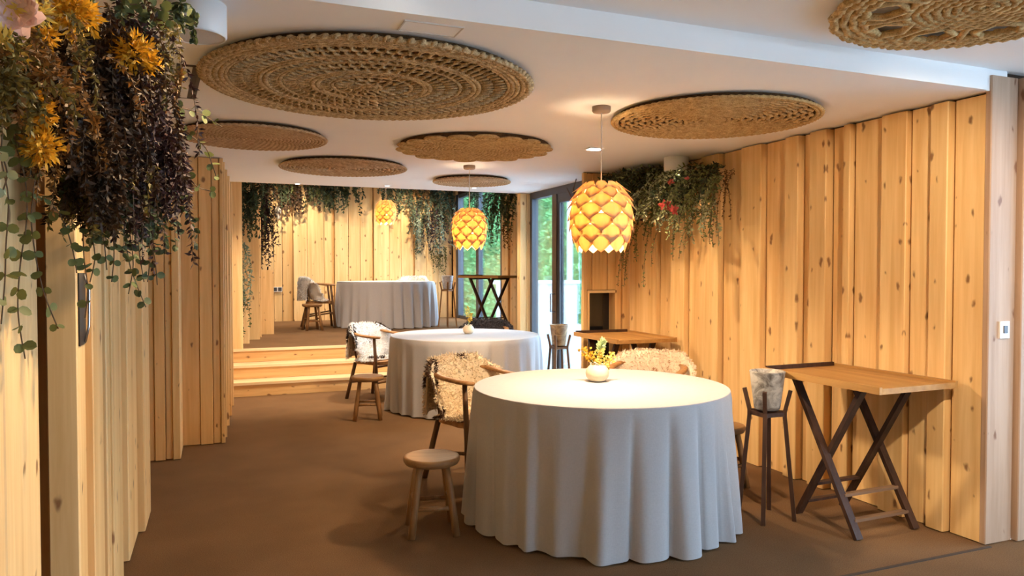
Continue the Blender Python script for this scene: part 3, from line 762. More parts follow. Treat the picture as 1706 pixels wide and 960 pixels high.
# ------------------------------------------------------------------ tables and cloths
def table(label, clabel, c, Rr, base, seed, h=0.765):
    t = thing('round_table', label, 'table', (c[0], c[1], base), 0, 'round tables under cloths')
    part('tabletop', MB().lathe([(0.001, h - 0.032), (Rr - 0.006, h - 0.032), (Rr - 0.002, h - 0.02), (Rr - 0.006, h - 0.008), (0.001, h - 0.008)], 64), M['rustic'], t)
    for k in range(4):
        a = PI / 4 + k * PI / 2
        part('leg', MB().tube([unit(a) * (Rr * 0.72), unit(a) * (Rr * 0.72) + Vector((0, 0, h - 0.033))], 0.022, 10), M['chairwood'], t)
    rnd = random.Random(seed)
    n = 360; rows = 22
    nf = 27
    cen = []; a = 0.0
    wts = [rnd.uniform(0.7, 1.35) for _ in range(nf)]; s = sum(wts)
    bnd = [0]
    for q in wts: bnd.append(bnd[-1] + q / s * 2 * PI)
    amps = [rnd.uniform(0.35, 1.3) for _ in range(nf)]; exps = [rnd.uniform(0.6, 1.9) for _ in range(nf)]; lags = [rnd.uniform(0.45, 1.1) for _ in range(nf)]
    def fold(th):
        th %= 2 * PI
        for i in range(nf):
            if bnd[i] <= th <= bnd[i + 1]:
                u = (th - bnd[i]) / (bnd[i + 1] - bnd[i])
                u2 = min(1, max(0, u + 0.10 * math.sin(2 * PI * u + i)))
                return amps[i] * math.sin(PI * u2) ** exps[i], lags[i]
        return 0, 1
    vs = [(0, 0, h)]; fs = []
    rings = []
    for rr in (0.2, 0.4, 0.6, 0.75, 0.88, 0.96, 0.992, 0.9985):
        rings.append([(Rr * rr * math.cos(2 * PI * k / n), Rr * rr * math.sin(2 * PI * k / n), h) for k in range(n)])
    for j in range(rows + 1):
        tt = (j / rows) ** 1.5
        row = []
        for k in range(n):
            th = 2 * PI * k / n
            f, lag = fold(th)
            sp = tt ** lag
            drop = (h - 0.010) * tt
            rad = Rr + 0.002 + 0.006 * min(1, tt * 20) + sp * (0.068 * f - 0.004)
            tw = 0.03 * math.sin(3 * th + seed) * tt
            hem = 0.006 * math.sin(5 * th + seed) * tt
            zz = h - 0.004 - drop + (hem if tt > 0.9 else 0) if j else h - 0.002
            if j == rows: zz = 0.006 + 0.010 * (1 - min(1, f)) 
            row.append((rad * math.cos(th + tw), rad * math.sin(th + tw), zz))
        rings.append(row)
    for r_ in rings: vs += r_
    for k in range(n): fs.append((0, 1 + k, 1 + (k + 1) % n))
    for j in range(len(rings) - 1):
        for k in range(n):
            a0 = 1 + j * n + k; a1 = 1 + j * n + (k + 1) % n
            fs.append((a0, a0 + n, a1 + n, a1))
    mb = MB(); mb.add(vs, fs)
    o = part('tablecloth', mb, M['linen'], None, True)
    o.location = (c[0], c[1], base)
    tag(o, clabel, 'tablecloth', 'floor length white tablecloths')
    return t
T1 = (2.115, 3.87); T2 = (2.455, 7.46); T3 = (2.72, 12.62)
table('round table hidden under the nearest white cloth', 'white linen cloth on the nearest round table', T1, 0.745, 0.0, 11)
table('round table hidden under the middle white cloth', 'white linen cloth on the middle round table in front of the steps', T2, 0.782, 0.0, 23)
table('round table hidden under the cloth on the platform', 'white linen cloth on the round table up on the platform', T3, 0.82, PLAT, 31)

# ------------------------------------------------------------------ vases and sprigs
def vase(label, c, base, s, seed, sprigs):
    v = thing('flower_vase', label, 'vase', (c[0], c[1], base), 0, 'small cream vases on the tables')
    prof = [(0.030, 0.0), (0.050, 0.006), (0.067, 0.028), (0.072, 0.052), (0.066, 0.078), (0.050, 0.098), (0.041, 0.105), (0.036, 0.103), (0.045, 0.085), (0.055, 0.05), (0.03, 0.012), (0.001, 0.012)]
    part('body', MB().lathe([(r * s, z * s) for r, z in prof], 32), M['vase'], v, True)
    mb = MB()
    for k in range(9):
        a = 2 * PI * k / 9
        mb.leaf(unit(a) * 0.040 * s + Vector((0, 0, 0.096 * s)), unit(a) * 0.35 + Vector((0, 0, 1)), unit(a), 0.024 * s, 0.026 * s)
    part('rim_petals', mb, M['bone'], v)
    rnd = random.Random(seed)
    for (lab, m1, dirv, L, cat) in sprigs:
        o = thing('flower_sprig', lab, 'flower', (c[0], c[1], base + 0.02 * s), 0, 'sprigs in the table vases')
        d = Vector(dirv); p0 = Vector((0, 0, 0)); pts = []
        for i in range(7):
            u = i / 6
            pts.append((d.x * L * u * u * 0.75, d.y * L * u * u * 0.75, L * u * (1 - 0.22 * u * abs(d.x))))
        part('stem', MB().tube(pts, 0.0022 * s, 5), M['sprig'], o)
        mb = MB()
        for i in range(70):
            u = rnd.uniform(0.62, 1.0); j = u * 6; a = Vector(pts[int(min(j, 5))]); b = Vector(pts[int(min(j, 5)) + 1])
            p = a.lerp(b, j - int(min(j, 5)))
            off = Vector((rnd.gauss(0, 1), rnd.gauss(0, 1), rnd.gauss(0, 1))) * 0.014 * s
            dd = Vector((rnd.gauss(0, 1), rnd.gauss(0, 1), rnd.gauss(0.3, 1)))
            if m1 == 'sprig': mb.leaf(p, dd + Vector((0, 0, 0.8)), (0, -1, .2), 0.038 * s, 0.016 * s)
            else: mb.leaf(p + off, dd, (dd.y, -dd.x, 0.3), 0.022 * s, 0.015 * s)
        part('blossom' if m1 != 'sprig' else 'leaves', mb, M[m1], o)
vp = at_z(1003, 638, 0.765)
vase('cream bowl vase on the nearest table', (vp.x, vp.y + 0.06), 0.7655, 1.0, 5,
     [('bright yellow sprig leaning left in the nearest vase', 'yellow', (-0.62, 0.1, 0), 0.20, 'f'),
      ('pale yellow sprig in the middle of the nearest vase', 'yellowpale', (0.10, -0.12, 0), 0.165, 'f'),
      ('pale yellow sprig leaning right in the nearest vase', 'yellowpale', (0.85, -0.2, 0), 0.155, 'f'),
      ('pale green leafy sprig at the back of the nearest vase', 'sprig', (0.34, 0.25, 0), 0.235, 'f')])
vp = at_z(783, 557, 0.765)
vase('cream bowl vase on the middle table', (vp.x, vp.y + 0.05), 0.7655, 0.85, 6,
     [('yellow sprig standing in the middle table vase', 'yellowpale', (-0.06, 0.0, 0), 0.27, 'f'),
      ('golden sprig leaning in the middle table vase', 'yellow', (0.22, 0.1, 0), 0.20, 'f')])

# ------------------------------------------------------------------ stools
def make_stool(label, loc, rz, base=0):
    t = thing('wooden_stool', label, 'stool', (loc[0], loc[1], base), rz, 'round rustic wooden stools')
    part('seat', MB().lathe([(0.001, 0.372), (0.125, 0.372), (0.148, 0.380), (0.156, 0.395), (0.157, 0.410), (0.150, 0.419), (0.135, 0.418), (0.08, 0.412), (0.001, 0.410)], 36), M['rustic_seat'], t, True)
    for k in range(4):
        a = PI / 4 + k * PI / 2
        u = unit(a)
        part('leg', MB().tube([u * 0.172, u * 0.150 + Vector((0, 0, 0.13)), u * 0.125 + Vector((0, 0, 0.27)), u * 0.102 + Vector((0, 0, 0.375))], [0.0215, 0.021, 0.020, 0.019], 10), M['rustic'], t, True)
    for k in range(4):
        a = PI / 4 + k * PI / 2; b = a + PI / 2; z = 0.15 + 0.035 * (k % 2)
        part('stretcher', MB().tube([unit(a) * 0.140 + Vector((0, 0, z)), unit(b) * 0.140 + Vector((0, 0, z))], 0.013, 8), M['rustic'], t, True)
    return t
make_stool('wooden stool in the foreground left of the nearest table', (1.105, 3.955), R(-10))
make_stool('wooden stool in front of the steps left of the middle table', (1.365, 7.19), R(-12))
make_stool('wooden stool on the platform left of the far table', (1.42, 12.1), R(10), PLAT)
make_stool('wooden stool tucked between the nearest table and the grey pot stand', (3.12, 4.03), R(20))

# ------------------------------------------------------------------ armchairs with fleece
def make_chair(label, flabel, fm, loc, facing, base=0, seed=1, ftop=0.85, fw=0.335, patches=(), pm='fl_brown'):
    """facing = direction the sitter looks (x,y); local -Y is forward"""
    rz = math.atan2(facing[0], -facing[1])
    t = thing('armchair', label, 'chair', (loc[0], loc[1], base), rz, 'rustic wooden armchairs')
    ring = []
    for k in range(28):
        a = 2 * PI * k / 28; x = math.cos(a); yv = math.sin(a)
        sx = 0.235 * math.copysign(abs(x) ** 0.6, x); sy = 0.215 * math.copysign(abs(yv) ** 0.6, yv)
        ring.append((sx * (1.0 - 0.10 * (sy > 0)), sy))
    part('seat', MB().prism(ring, 0.405, 0.44), M['armwood'], t)
    for s in (-1, 1):
        part('leg', MB().tube([(0.275 * s, -0.235, 0), (0.255 * s, -0.20, 0.36), (0.243 * s, -0.165, 0.70)], [0.021, 0.0195, 0.0165], 10), M['chairwood'], t, True)
        part('leg', MB().tube([(0.215 * s, 0.275, 0), (0.165 * s, 0.185, 0.41)], [0.019, 0.02], 10), M['chairwood'], t, True)
        part('stretcher', MB().tube([(0.270 * s, -0.215, 0.26), (0.190 * s, 0.235, 0.19)], 0.012, 8), M['chairwood'], t, True)
    part('stretcher', MB().tube([(-0.27, -0.215, 0.22), (0.27, -0.215, 0.22)], 0.013, 8), M['armwood'], t, True)
    part('seat_rail', MB().tube([(-0.258, -0.195, 0.392), (0.258, -0.195, 0.392)], 0.014, 8), M['chairwood'], t, True)
    pts = []
    for i in range(25):
        a = PI * i / 24
        x = -0.265 * math.cos(a); yv = 0.29 * math.sin(a) ** 0.9 - 0.0
        pts.append((x, yv, 0.725 + 0.05 * math.sin(a)))
    pts = [(-0.235, -0.235, 0.712), (-0.258, -0.13, 0.716)] + pts + [(0.258, -0.13, 0.716), (0.235, -0.235, 0.712)]
    part('arm_rail', MB().tube(pts, [0.024, 0.030] + [0.029] * 25 + [0.030, 0.024], 8, flat=(1, 0.55)), M['armwood'], t, True)
    for x in (-0.19, -0.10, 0, 0.10, 0.19):
        yb = 0.16 + 0.03 * (1 - (x / 0.19) ** 2); yt = 0.29 * math.sin(math.acos(max(-1, min(1, -x / 0.265)))) ** 0.9
        part('spindle', MB().tube([(x * 0.9, yb, 0.43), (x, yt, 0.76)], 0.010, 8), M['chairwood'], t, True)
    # fleece draped over the back
    rnd = random.Random(seed)
    path = [(-0.12, 0.457), (0.0, 0.455), (0.09, 0.465), (0.155, 0.50), (0.19, 0.58), (0.215, 0.68), (0.235, ftop - 0.07), (0.265, ftop - 0.025), (0.300, ftop - 0.015), (0.325, ftop - 0.045), (0.335, ftop - 0.12), (0.338, 0.62), (0.340, 0.54), (0.345, 0.46)]
    nu = 22; grid = []
    for j, (py, pz) in enumerate(path):
        row = []
        vfrac = j / (len(path) - 1)
        wv = fw * (0.74 + 0.26 * math.sin(PI * min(1, vfrac * 1.25))) + 0.03 * noise.noise(Vector((vfrac * 4, seed, 0)))
        for i in range(nu + 1):
            u = -1 + 2 * i / nu
            x = u * wv * (1 if j < 4 else 1.0)
            bend = (1.9 * x * x) if j > 2 else 1.35 * x * x * 0.2
            sag = 0.0
            if 4 < j < 11: sag = 0.09 * max(0, abs(x) - 0.22) / 0.1
            nz = 0.016 * noise.noise(Vector((x * 9, vfrac * 11, seed * 3.1)))
            row.append(Vector((x, py - bend + nz * 0.5, pz - sag + nz)))
        grid.append(row)
    vs = [p for r_ in grid for p in r_]; fs = []
    W = nu + 1
    for j in range(len(path) - 1):
        for i in range(nu): fs.append((j * W + i, j * W + i + 1, (j + 1) * W + i + 1, (j + 1) * W + i))
    # give thickness
    mb = MB(); mb.add(vs, fs)
    n0 = len(vs)
    inner = []
    for j in range(len(path)):
        for i in range(W):
            p = grid[j][i]
            a = grid[min(j + 1, len(path) - 1)][i] - grid[max(j - 1, 0)][i]; b = grid[j][min(i + 1, nu)] - grid[j][max(i - 1, 0)]
            nn = b.cross(a)
            nn = nn.normalized() if nn.length > 1e-6 else Vector((0, 0, 1))
            inner.append(p - nn * 0.012)
    mb.add(inner, [tuple(reversed(f)) for f in fs])
    edge = [i for i in range(W)] + [j * W + nu for j in range(1, len(path))] + [(len(path) - 1) * W + i for i in range(nu - 1, -1, -1)] + [j * W for j in range(len(path) - 2, 0, -1)]
    mb.f += [(edge[k], edge[k - 1], edge[k - 1] + n0, edge[k] + n0) for k in range(len(edge))]
    fo = thing('sheepskin', flabel, 'sheepskin', (loc[0], loc[1], base), rz, 'sheepskins on the armchairs')
    part('hide', mb, M[fm], fo, True)
    fur = MB(); dark = MB()
    for q in range(8000):
        j = rnd.random() * (len(path) - 1.001); i = rnd.random() * (nu - 0.001)
        if rnd.random() < 0.12: i = rnd.choice((0.0, nu - 0.01))
        jj, ii = int(j), int(i); fj, fi = j - jj, i - ii
        p = (grid[jj][ii] * (1 - fj) + grid[jj + 1][ii] * fj) * (1 - fi) + (grid[jj][ii + 1] * (1 - fj) + grid[jj + 1][ii + 1] * fj) * fi
        a = grid[jj + 1][ii] - grid[jj][ii]; b = grid[jj][ii + 1] - grid[jj][ii]
        nn = b.cross(a)
        if nn.length < 1e-7: continue
        nn.normalize()
        if j > 8.5 and rnd.random() < 0.4: nn = -nn
        d = nn * 0.55 + Vector((rnd.gauss(0, .5), rnd.gauss(0, .5), rnd.gauss(-0.25, .5)))
        if ii == 0 or ii >= nu - 1: d += Vector((1.2 if ii else -1.2, 0, -0.3))
        uu = -1 + 2 * i / nu; vv = j / (len(path) - 1)
        tgt_mb = dark if any(((uu - a_) / ru) ** 2 + ((vv - b_) / rv) ** 2 < 1 + 0.5 * noise.noise(p * 30) for a_, b_, ru, rv in patches) else fur
        tgt_mb.blade(p, d, (rnd.gauss(0, 1), rnd.gauss(0, 1), rnd.gauss(0, 1)), rnd.uniform(0.018, 0.036), 0.007)
    part('fur', fur, M[fm], fo, kind='stuff')
    if patches: part('dark_fur', dark, M[pm], fo, kind='stuff', label='dark patches of fur')
    return t
def face_to(loc, c): return (c[0] - loc[0], c[1] - loc[1])
def chair_at(lab, flab, fm, loc, c, **kw): return make_chair(lab, flab, fm, loc, face_to(loc, c), **kw)
LA = (1.65, 4.82); LB = (1.69, 8.29); LC = (2.91, 4.62); LD = (3.02, 8.42); LG = (1.60, 12.66); LH = (3.39, 13.58)
chair_at('dark wooden armchair at the left of the nearest table', 'cream sheepskin with dark brown patches on the chair left of the nearest table', 'fl_cream', LA, (1.65 + 0.42, 4.82 - 0.907), seed=4, patches=((-0.85, 0.53, 0.30, 0.11), (0.35, 0.56, 0.13, 0.05), (-0.9, 0.2, 0.2, 0.07), (-0.9, 0.75, 0.15, 0.08)))
chair_at('dark wooden armchair at the left of the middle table', 'white sheepskin with black patches left of the middle table', 'fl_bw', LB, (1.69 + 0.6, 8.29 - 0.8), seed=9, pm='fl_black', patches=((-0.85, 0.5, 0.30, 0.12), (-0.9, 0.72, 0.3, 0.1), (0.25, 0.36, 0.1, 0.04), (-0.1, 0.08, 0.5, 0.07), (0.8, 0.55, 0.25, 0.08)))
chair_at('armchair behind the nearest table by the right wall', 'beige sheepskin behind the nearest table', 'fl_beige', LC, T1, seed=15)
chair_at('armchair behind the middle table near the wooden post', 'nearly black sheepskin behind the middle table', 'fl_dark', LD, T2, seed=21)
chair_at('armchair at the left of the platform table', 'white sheepskin left of the platform table', 'fl_white', LG, T3, base=PLAT, seed=27)
chair_at('armchair behind the platform table by the back wall', 'white sheepskin behind the platform table', 'fl_white', LH, T3, base=PLAT, seed=33)

# ------------------------------------------------------------------ pots on stands
def pot_stand(slabel, plabel, loc, base, pm, rz, sm='trayleg'):
    t = thing('pot_stand', slabel, 'stand', (loc[0], loc[1], base), rz, 'four legged wooden pot stands')
    for k in range(4):
        u = unit(PI / 4 + k * PI / 2)
        mb = MB(); sd = Vector((-u.y, u.x, 0))
        prof = [(0.155, 0.0), (0.098, 0.60), (0.098, 0.63), (0.128, 0.755)]
        for (r0, z0), (r1, z1) in zip(prof[:-1], prof[1:]):
            mb.bar(u * r0 + Vector((0, 0, z0)), u * r1 + Vector((0, 0, z1)), 0.022, 0.022, u)
        part('leg', mb, M[sm], t)
    for k in range(2):
        u = unit(PI / 4 + k * PI / 2)
        part('cross_bar', MB().bar(u * -0.09 + Vector((0, 0, 0.605 + 0.02 * k)), u * 0.09 + Vector((0, 0, 0.605 + 0.02 * k)), 0.022, 0.02), M[sm], t)
    for k in range(4):
        u = unit(PI / 4 + k * PI / 2); v2 = unit(PI / 4 + (k + 1) * PI / 2)
        part('collar_bar', MB().bar(u * 0.098 + Vector((0, 0, 0.615)), v2 * 0.098 + Vector((0, 0, 0.615)), 0.012, 0.024), M[sm], t)
    p = part('plant_pot', MB().lathe([(0.001, 0), (0.066, 0), (0.073, 0.008), (0.099, 0.215), (0.101, 0.222), (0.097, 0.225), (0.092, 0.218), (0.068, 0.02), (0.001, 0.02)], 36), M[pm], None, True)
    p.location = (loc[0], loc[1], base + 0.638)
    tag(p, plabel, 'pot', 'pots in wooden stands')
    return t
pot_stand('dark wooden pot stand right of the nearest table', 'grey marbled pot in the stand right of the nearest table', (2.98, 3.43), 0, 'pot_grey', R(-2))
pot_stand('brown wooden pot stand in front of the glass doors', 'bark brown pot in the stand before the glass doors', (3.425, 7.18), 0, 'pot_bark', 0.0, 'chairwood')
pot_stand('wooden pot stand on the platform by the dark window frame', 'pale pot in the stand on the platform', (3.62, 11.95), PLAT, 'pot_white', R(30), 'rustic')

# ------------------------------------------------------------------ folding tray tables
def tray_table(label, loc, rz, base=0, h=0.84, L=0.84, Wd=0.58):
    t = thing('tray_table', label, 'table', (loc[0], loc[1], base), rz, 'folding tray tables')
    n = 5
    for i in range(n):
        x0 = -Wd / 2 + 0.02 + i * (Wd - 0.04) / n
        part('tray_plank', MB().box(x0 + 0.001, x0 + (Wd - 0.04) / n - 0.001, -L / 2 + 0.02, L / 2 - 0.02, h - 0.018, h), M['traytop'], t)
    for s in (-1, 1):
        part('tray_rim', MB().box(s * (Wd / 2 - 0.01) - 0.010, s * (Wd / 2 - 0.01) + 0.010, -L / 2, L / 2, h - 0.024, h + 0.014), M['traytop'], t)
        part('tray_rim', MB().box(-Wd / 2 + 0.0205, Wd / 2 - 0.0205, s * (L / 2 - 0.01) - 0.010, s * (L / 2 - 0.01) + 0.010, h - 0.024, h + (0.024 if s > 0 else 0.006)), M['trayleg'] if s > 0 else M['traytop'], t)
    zt = h - 0.026
    for (sgn, xo) in ((1, 0.215), (-1, 0.178)):
        for s in (-1, 1):
            part('leg', MB().bar((s * xo, -0.235 * sgn, 0.002), (s * xo, 0.225 * sgn, zt), 0.024, 0.046, (1, 0, 0)), M['trayleg'], t)
        for zf in (0.09, 0.21):
            f = zf / zt; yv = -0.235 * sgn + 0.46 * sgn * f
            part('rung', MB().bar((-xo + 0.012, yv, zf), (xo - 0.012, yv, zf), 0.036, 0.016, (0, 0, 1)), M['rung'] if sgn > 0 else M['trayleg'], t)
        part('top_rail', MB().bar((-xo - 0.012, 0.222 * sgn, zt - 0.012), (xo + 0.012, 0.222 * sgn, zt - 0.012), 0.03, 0.022), M['trayleg'], t)
    return t
tray_table('folding tray table with dark crossed legs against the right wall', (3.395, 3.19), R(1.2))
tray_table('folding tray table in the corner below the wall greenery', (3.37, 5.74), R(-1.5), h=0.86)
tray_table('folding tray table on the platform before the window', (3.98, 10.85), R(28), PLAT, h=0.86)

# ------------------------------------------------------------------ small wall things
sw = thing('light_switch', 'white light switch on the front right pine wall', 'switch', (3.852, FASC_Y, 1.135))
part('plate', MB().box(-0.036, 0.036, -0.010, 0, -0.045, 0.045), M['white'], sw)
part('rocker', MB().box(-0.012, 0.014, -0.016, -0.010, -0.018, 0.022), M['frame'], sw)
so = thing('wall_socket', 'small double socket low on the back wall', 'socket', (1.06, BACK_Y - 0.04, 1.09))
part('plate', MB().box(-0.085, 0.085, -0.012, 0, -0.045, 0.045), M['white'], so)
part('insert', MB().box(-0.075, -0.01, -0.015, -0.012, -0.034, 0.034), M['frame'], so)
part('insert', MB().box(0.01, 0.075, -0.015, -0.012, -0.034, 0.034), M['frame'], so)
dp = thing('door_pull', 'recessed black and steel pull slot in the left wall', 'handle', (-0.419, at_x(134, 450, -0.42).y, 1.32))
part('recess_plate', MB().box(0, 0.004, -0.062, 0.062, -0.12, 0.12), M['black'], dp)
part('pull_bar', MB().tube([(0.006, 0.03, -0.115), (0.016, 0.04, -0.06), (0.018, 0.04, 0.06), (0.006, 0.03, 0.115)], 0.004, 8), M['steel'], dp, True)

def antler_branch(mb, pts, r0):
    m = len(pts); mb.tube(pts, [r0 * (1 - 0.75 * i / (m - 1)) for i in range(m)], 8)
def antlers(label, loc, rz, s, skull):
    t = thing('antler_trophy', label, 'trophy', loc, rz)
    if skull:
        part('skull', MB().lathe([(0.002, -0.17), (0.022, -0.165), (0.030, -0.12), (0.045, -0.06), (0.062, -0.01), (0.055, 0.04), (0.02, 0.065), (0.002, 0.066)], 16, (0, -0.06, 0)), M['bone'], t, True)
    else:
        part('plaque', MB().prism([(-0.07, 0), (-0.07, -0.02), (0.07, -0.02), (0.07, 0)], -0.11, 0.09), M['chairwood'], t)
    for sd in (-1, 1):
        mb = MB()
        P = lambda x, y, z: (sd * x * s, y * s, z * s)
        antler_branch(mb, [P(0.02, -0.02, 0.04), P(0.10, -0.07, 0.07), P(0.20, -0.11, 0.11), P(0.27, -0.13, 0.19), P(0.29, -0.12, 0.30), P(0.25, -0.10, 0.40)], 0.016 * s)
        antler_branch(mb, [P(0.20, -0.11, 0.11), P(0.235, -0.16, 0.13), P(0.225, -0.19, 0.21)], 0.011 * s)
        antler_branch(mb, [P(0.275, -0.13, 0.20), P(0.33, -0.15, 0.23), P(0.37, -0.14, 0.31)], 0.010 * s)
        antler_branch(mb, [P(0.06, -0.05, 0.055), P(0.10, -0.12, 0.05), P(0.18, -0.17, 0.05)], 0.010 * s)
        part('antler', mb, M['antler'], t, True)
q = at_y(992, 372, 6.24)
antlers('dark antlers on the pier behind the nearest pendant lamp', (q.x, 6.249, q.z), 0, 1.0, False)
q = at_y(463, 350, BACK_Y - 0.05)
antlers('small horned skull hanging on the back wall among dark greenery', (q.x, BACK_Y - 0.04, q.z), 0, 0.75, True)

# ------------------------------------------------------------------ greenery
def sprig(mb, pts, rnd, L, W, n, droop=0.5, shape='leaf', spread=1.0):
    pts = [Vector(p) for p in pts]; m = len(pts) - 1
    for i in range(n):
        u = (i + rnd.random()) / n * m; k = min(int(u), m - 1)
        p = pts[k].lerp(pts[k + 1], u - k); d = (pts[k + 1] - pts[k]).normalized()
        a = Vector((rnd.gauss(0, 1), rnd.gauss(0, 1), rnd.gauss(0, 1))) * spread
        dd = d * droop + a.normalized() * 0.9
        nn = (rnd.gauss(0, 1), rnd.gauss(-0.6, 1), rnd.gauss(0.3, 1))
        s = rnd.uniform(0.65, 1.2)
        if shape == 'leaf': mb.leaf(p, dd, nn, L * s, W * s)
        else: mb.blade(p, dd, nn, L * s, W * s)
def drape(p, L, rnd, out=(0, 0, 0), n=7, sway=0.06):
    p = Vector(p); o = Vector(out); pts = []
    sx, sy = rnd.gauss(0, sway), rnd.gauss(0, sway)
    for i in range(n):
        u = i / (n - 1)
        pts.append(p + o * (1 - (1 - u) ** 2) + Vector((sx * u * L, sy * u * L, -L * u ** 1.35)))
    return pts
EUC_LEAF = {}
def leaf_obj(size, m):
    key = (size, m)
    if key not in EUC_LEAF:
        mb = MB(); L = size; W = size * 0.86
        ring = [(0, 0), (0.40 * W, 0.22 * L), (0.50 * W, 0.52 * L), (0.34 * W, 0.84 * L), (0.0, L), (-0.34 * W, 0.84 * L), (-0.50 * W, 0.52 * L), (-0.40 * W, 0.22 * L)]
        vs = [(x, y, 0.14 * abs(x)) for x, y in ring] + [(0, 0.5 * L, -0.02 * L)]
        mb.add(vs, [(i, (i + 1) % 8, 8) for i in range(8)])
        me = mb.mesh('leaf', True); me.materials.append(M[m]); EUC_LEAF[key] = me
    return EUC_LEAF[key]
def resample(pts, step):
    out = []; acc = 0.0; pts = [Vector(p) for p in pts]
    for a, b in zip(pts[:-1], pts[1:]):
        L = (b - a).length; t = -acc if acc else 0
        s = acc
        while s <= L:
            out.append((a.lerp(b, s / L), (b - a).normalized())); s += step
        acc = s - L
    return out
def smooth_path(pts, sub=5):
    pts = [Vector(p) for p in pts]; out = []
    for i in range(len(pts) - 1):
        p0 = pts[max(i - 1, 0)]; p1 = pts[i]; p2 = pts[i + 1]; p3 = pts[min(i + 2, len(pts) - 1)]
        for k in range(sub):
            t = k / sub
            out.append(0.5 * ((2 * p1) + (-p0 + p2) * t + (2 * p0 - 5 * p1 + 4 * p2 - p3) * t * t + (-p0 + 3 * p1 - 3 * p2 + p3) * t ** 3))
    out.append(pts[-1]); return out

# --- foreground garland on the left wall
rnd = random.Random(42)
ga = thing('hanging_garland', 'large dried garland with yellow flowers and eucalyptus on the left wall', 'garland', (-0.40, 2.2, 2.2))
gi = Matrix.Translation((0.40, -2.2, -2.2))
def gl(p): return gi @ Vector(p)
def bunch(spec, m, n, L, W, per, shape, label=None, sway=0.05):
    """spec: list of (px,py,Y, spread px, length m)"""
    mb = MB(); stems = MB()
    for i in range(n):
        px, py, Y, sp, ln = rnd.choice(spec)
        p = at_y(px + rnd.gauss(0, sp), py + rnd.gauss(0, sp * 0.6), Y + rnd.uniform(-0.16, 0.16))
        pts = drape(gl(p), ln * rnd.uniform(0.6, 1.15), rnd, (rnd.gauss(0, 0.04), rnd.gauss(0, 0.04), 0.02), 6, sway)
        sprig(mb, pts, rnd, L, W, per, 0.55, shape)
        stems.tube(pts, 0.0009, 3)
    o = part('dried_foliage', mb, M[m], ga, kind='stuff', label=label)
    part('stems', stems, M['stem'], o, kind='stuff')
bunch([(150, 50, 2.20, 36, 0.36), (185, 120, 2.25, 30, 0.34), (165, 200, 2.2, 24, 0.25), (135, 120, 2.1, 24, 0.24), (168, 280, 2.25, 12, 0.17)], 'dried', 190, 0.021, 0.008, 110, 'blade', 'dark brown dried foliage')
bunch([(210, 120, 2.35, 36, 0.42), (235, 190, 2.4, 30, 0.36), (266, 230, 2.45, 16, 0.20), (215, 40, 2.3, 30, 0.35)], 'driedpurple', 190, 0.021, 0.008, 100, 'blade', 'blackish purple dried foliage')
bunch([(60, 40, 1.85, 36, 0.18), (40, 90, 1.8, 30, 0.15), (90, 110, 2.0, 30, 0.20), (112, 230, 2.1, 20, 0.16), (250, 110, 2.35, 24, 0.18), (60, 130, 1.85, 24, 0.12)], 'driedrust', 70, 0.018, 0.007, 70, 'blade', 'rust coloured dried foliage')
bunch([(30, 70, 1.8, 34, 0.16), (15, 140, 1.75, 24, 0.11), (80, 30, 1.95, 34, 0.2), (200, 250, 2.35, 30, 0.2), (255, 60, 2.35, 24, 0.2), (150, 320, 2.25, 16, 0.14)], 'olive', 90, 0.018, 0.008, 60, 'blade', 'olive dried foliage')
bunch([(215, 280, 2.40, 20, 0.24), (245, 310, 2.45, 14, 0.20), (180, 310, 2.3, 12, 0.16), (235, 20, 2.3, 34, 0.12)], 'eucdark', 46, 0.026, 0.018, 26, 'leaf', 'dark green hanging foliage')
def cluster(px, py, Y, rad, m, n, nm='flower_cluster', elong=1.0, Lf=0.022, Wf=0.008):
    c = gl(at_y(px, py, Y)); mb = MB()
    for i in range(n):
        d = Vector((rnd.gauss(0, 1), rnd.gauss(-0.3, 1), rnd.gauss(0, 1) * elong)); rr = rad * rnd.random() ** 0.5 / max(1, d.length / 1.3)
        p = c + d * rr * 0.75
        dd = d.normalized() + Vector((rnd.gauss(0, .6), rnd.gauss(0, .6), rnd.gauss(0, .6)))
        mb.blade(p, dd, (rnd.gauss(0, 1), rnd.gauss(0, 1), rnd.gauss(0, 1)), Lf * rnd.uniform(.7, 1.3), Wf)
    part(nm, mb, M[m], ga)
cluster(127, 26, 2.02, 0.052, 'yellow', 420); cluster(108, 4, 2.02, 0.045, 'yellow', 220)
cluster(224, 88, 2.10, 0.050, 'yellow', 400); cluster(250, 105, 2.14, 0.028, 'yellow', 130)
cluster(68, 190, 1.86, 0.032, 'yellow', 200, elong=1.4); cluster(72, 245, 1.87, 0.034, 'yellow', 240, elong=1.5); cluster(50, 165, 1.82, 0.028, 'yellow', 130)
cluster(78, 58, 1.88, 0.020, 'yellow', 90); cluster(56, 16, 1.80, 0.030, 'yellowpale', 150); cluster(8, 6, 1.70, 0.030, 'yellowpale', 150); cluster(28, 90, 1.75, 0.016, 'yellow', 60); cluster(4, 75, 1.66, 0.022, 'yellowpale', 80)
cluster(92, 120, 1.95, 0.018, 'driedrust', 70)
mb = MB(); c = gl(at_y(30, 28, 1.70))
for i in range(16):
    a = 2 * PI * i / 16 * 2.4
    d = Vector((math.cos(a), -0.7, math.sin(a)))
    mb.leaf(c + d * 0.004 * (i // 6), d + Vector((rnd.gauss(0, .2), rnd.gauss(0, .2), rnd.gauss(0, .2))), (0, -1, 0.1), 0.055, 0.034)
part('pink_bloom', mb, M['pink'], ga)
mb = MB(); c = gl(at_y(232, 165, 2.22))
for i in range(10):
    a = 2 * PI * i / 10
    mb.leaf(c, (math.cos(a), -0.6, math.sin(a)), (0, -1, 0.1), 0.018, 0.010)
part('pink_bloom', mb, M['red'], ga)
NLEAF = 0
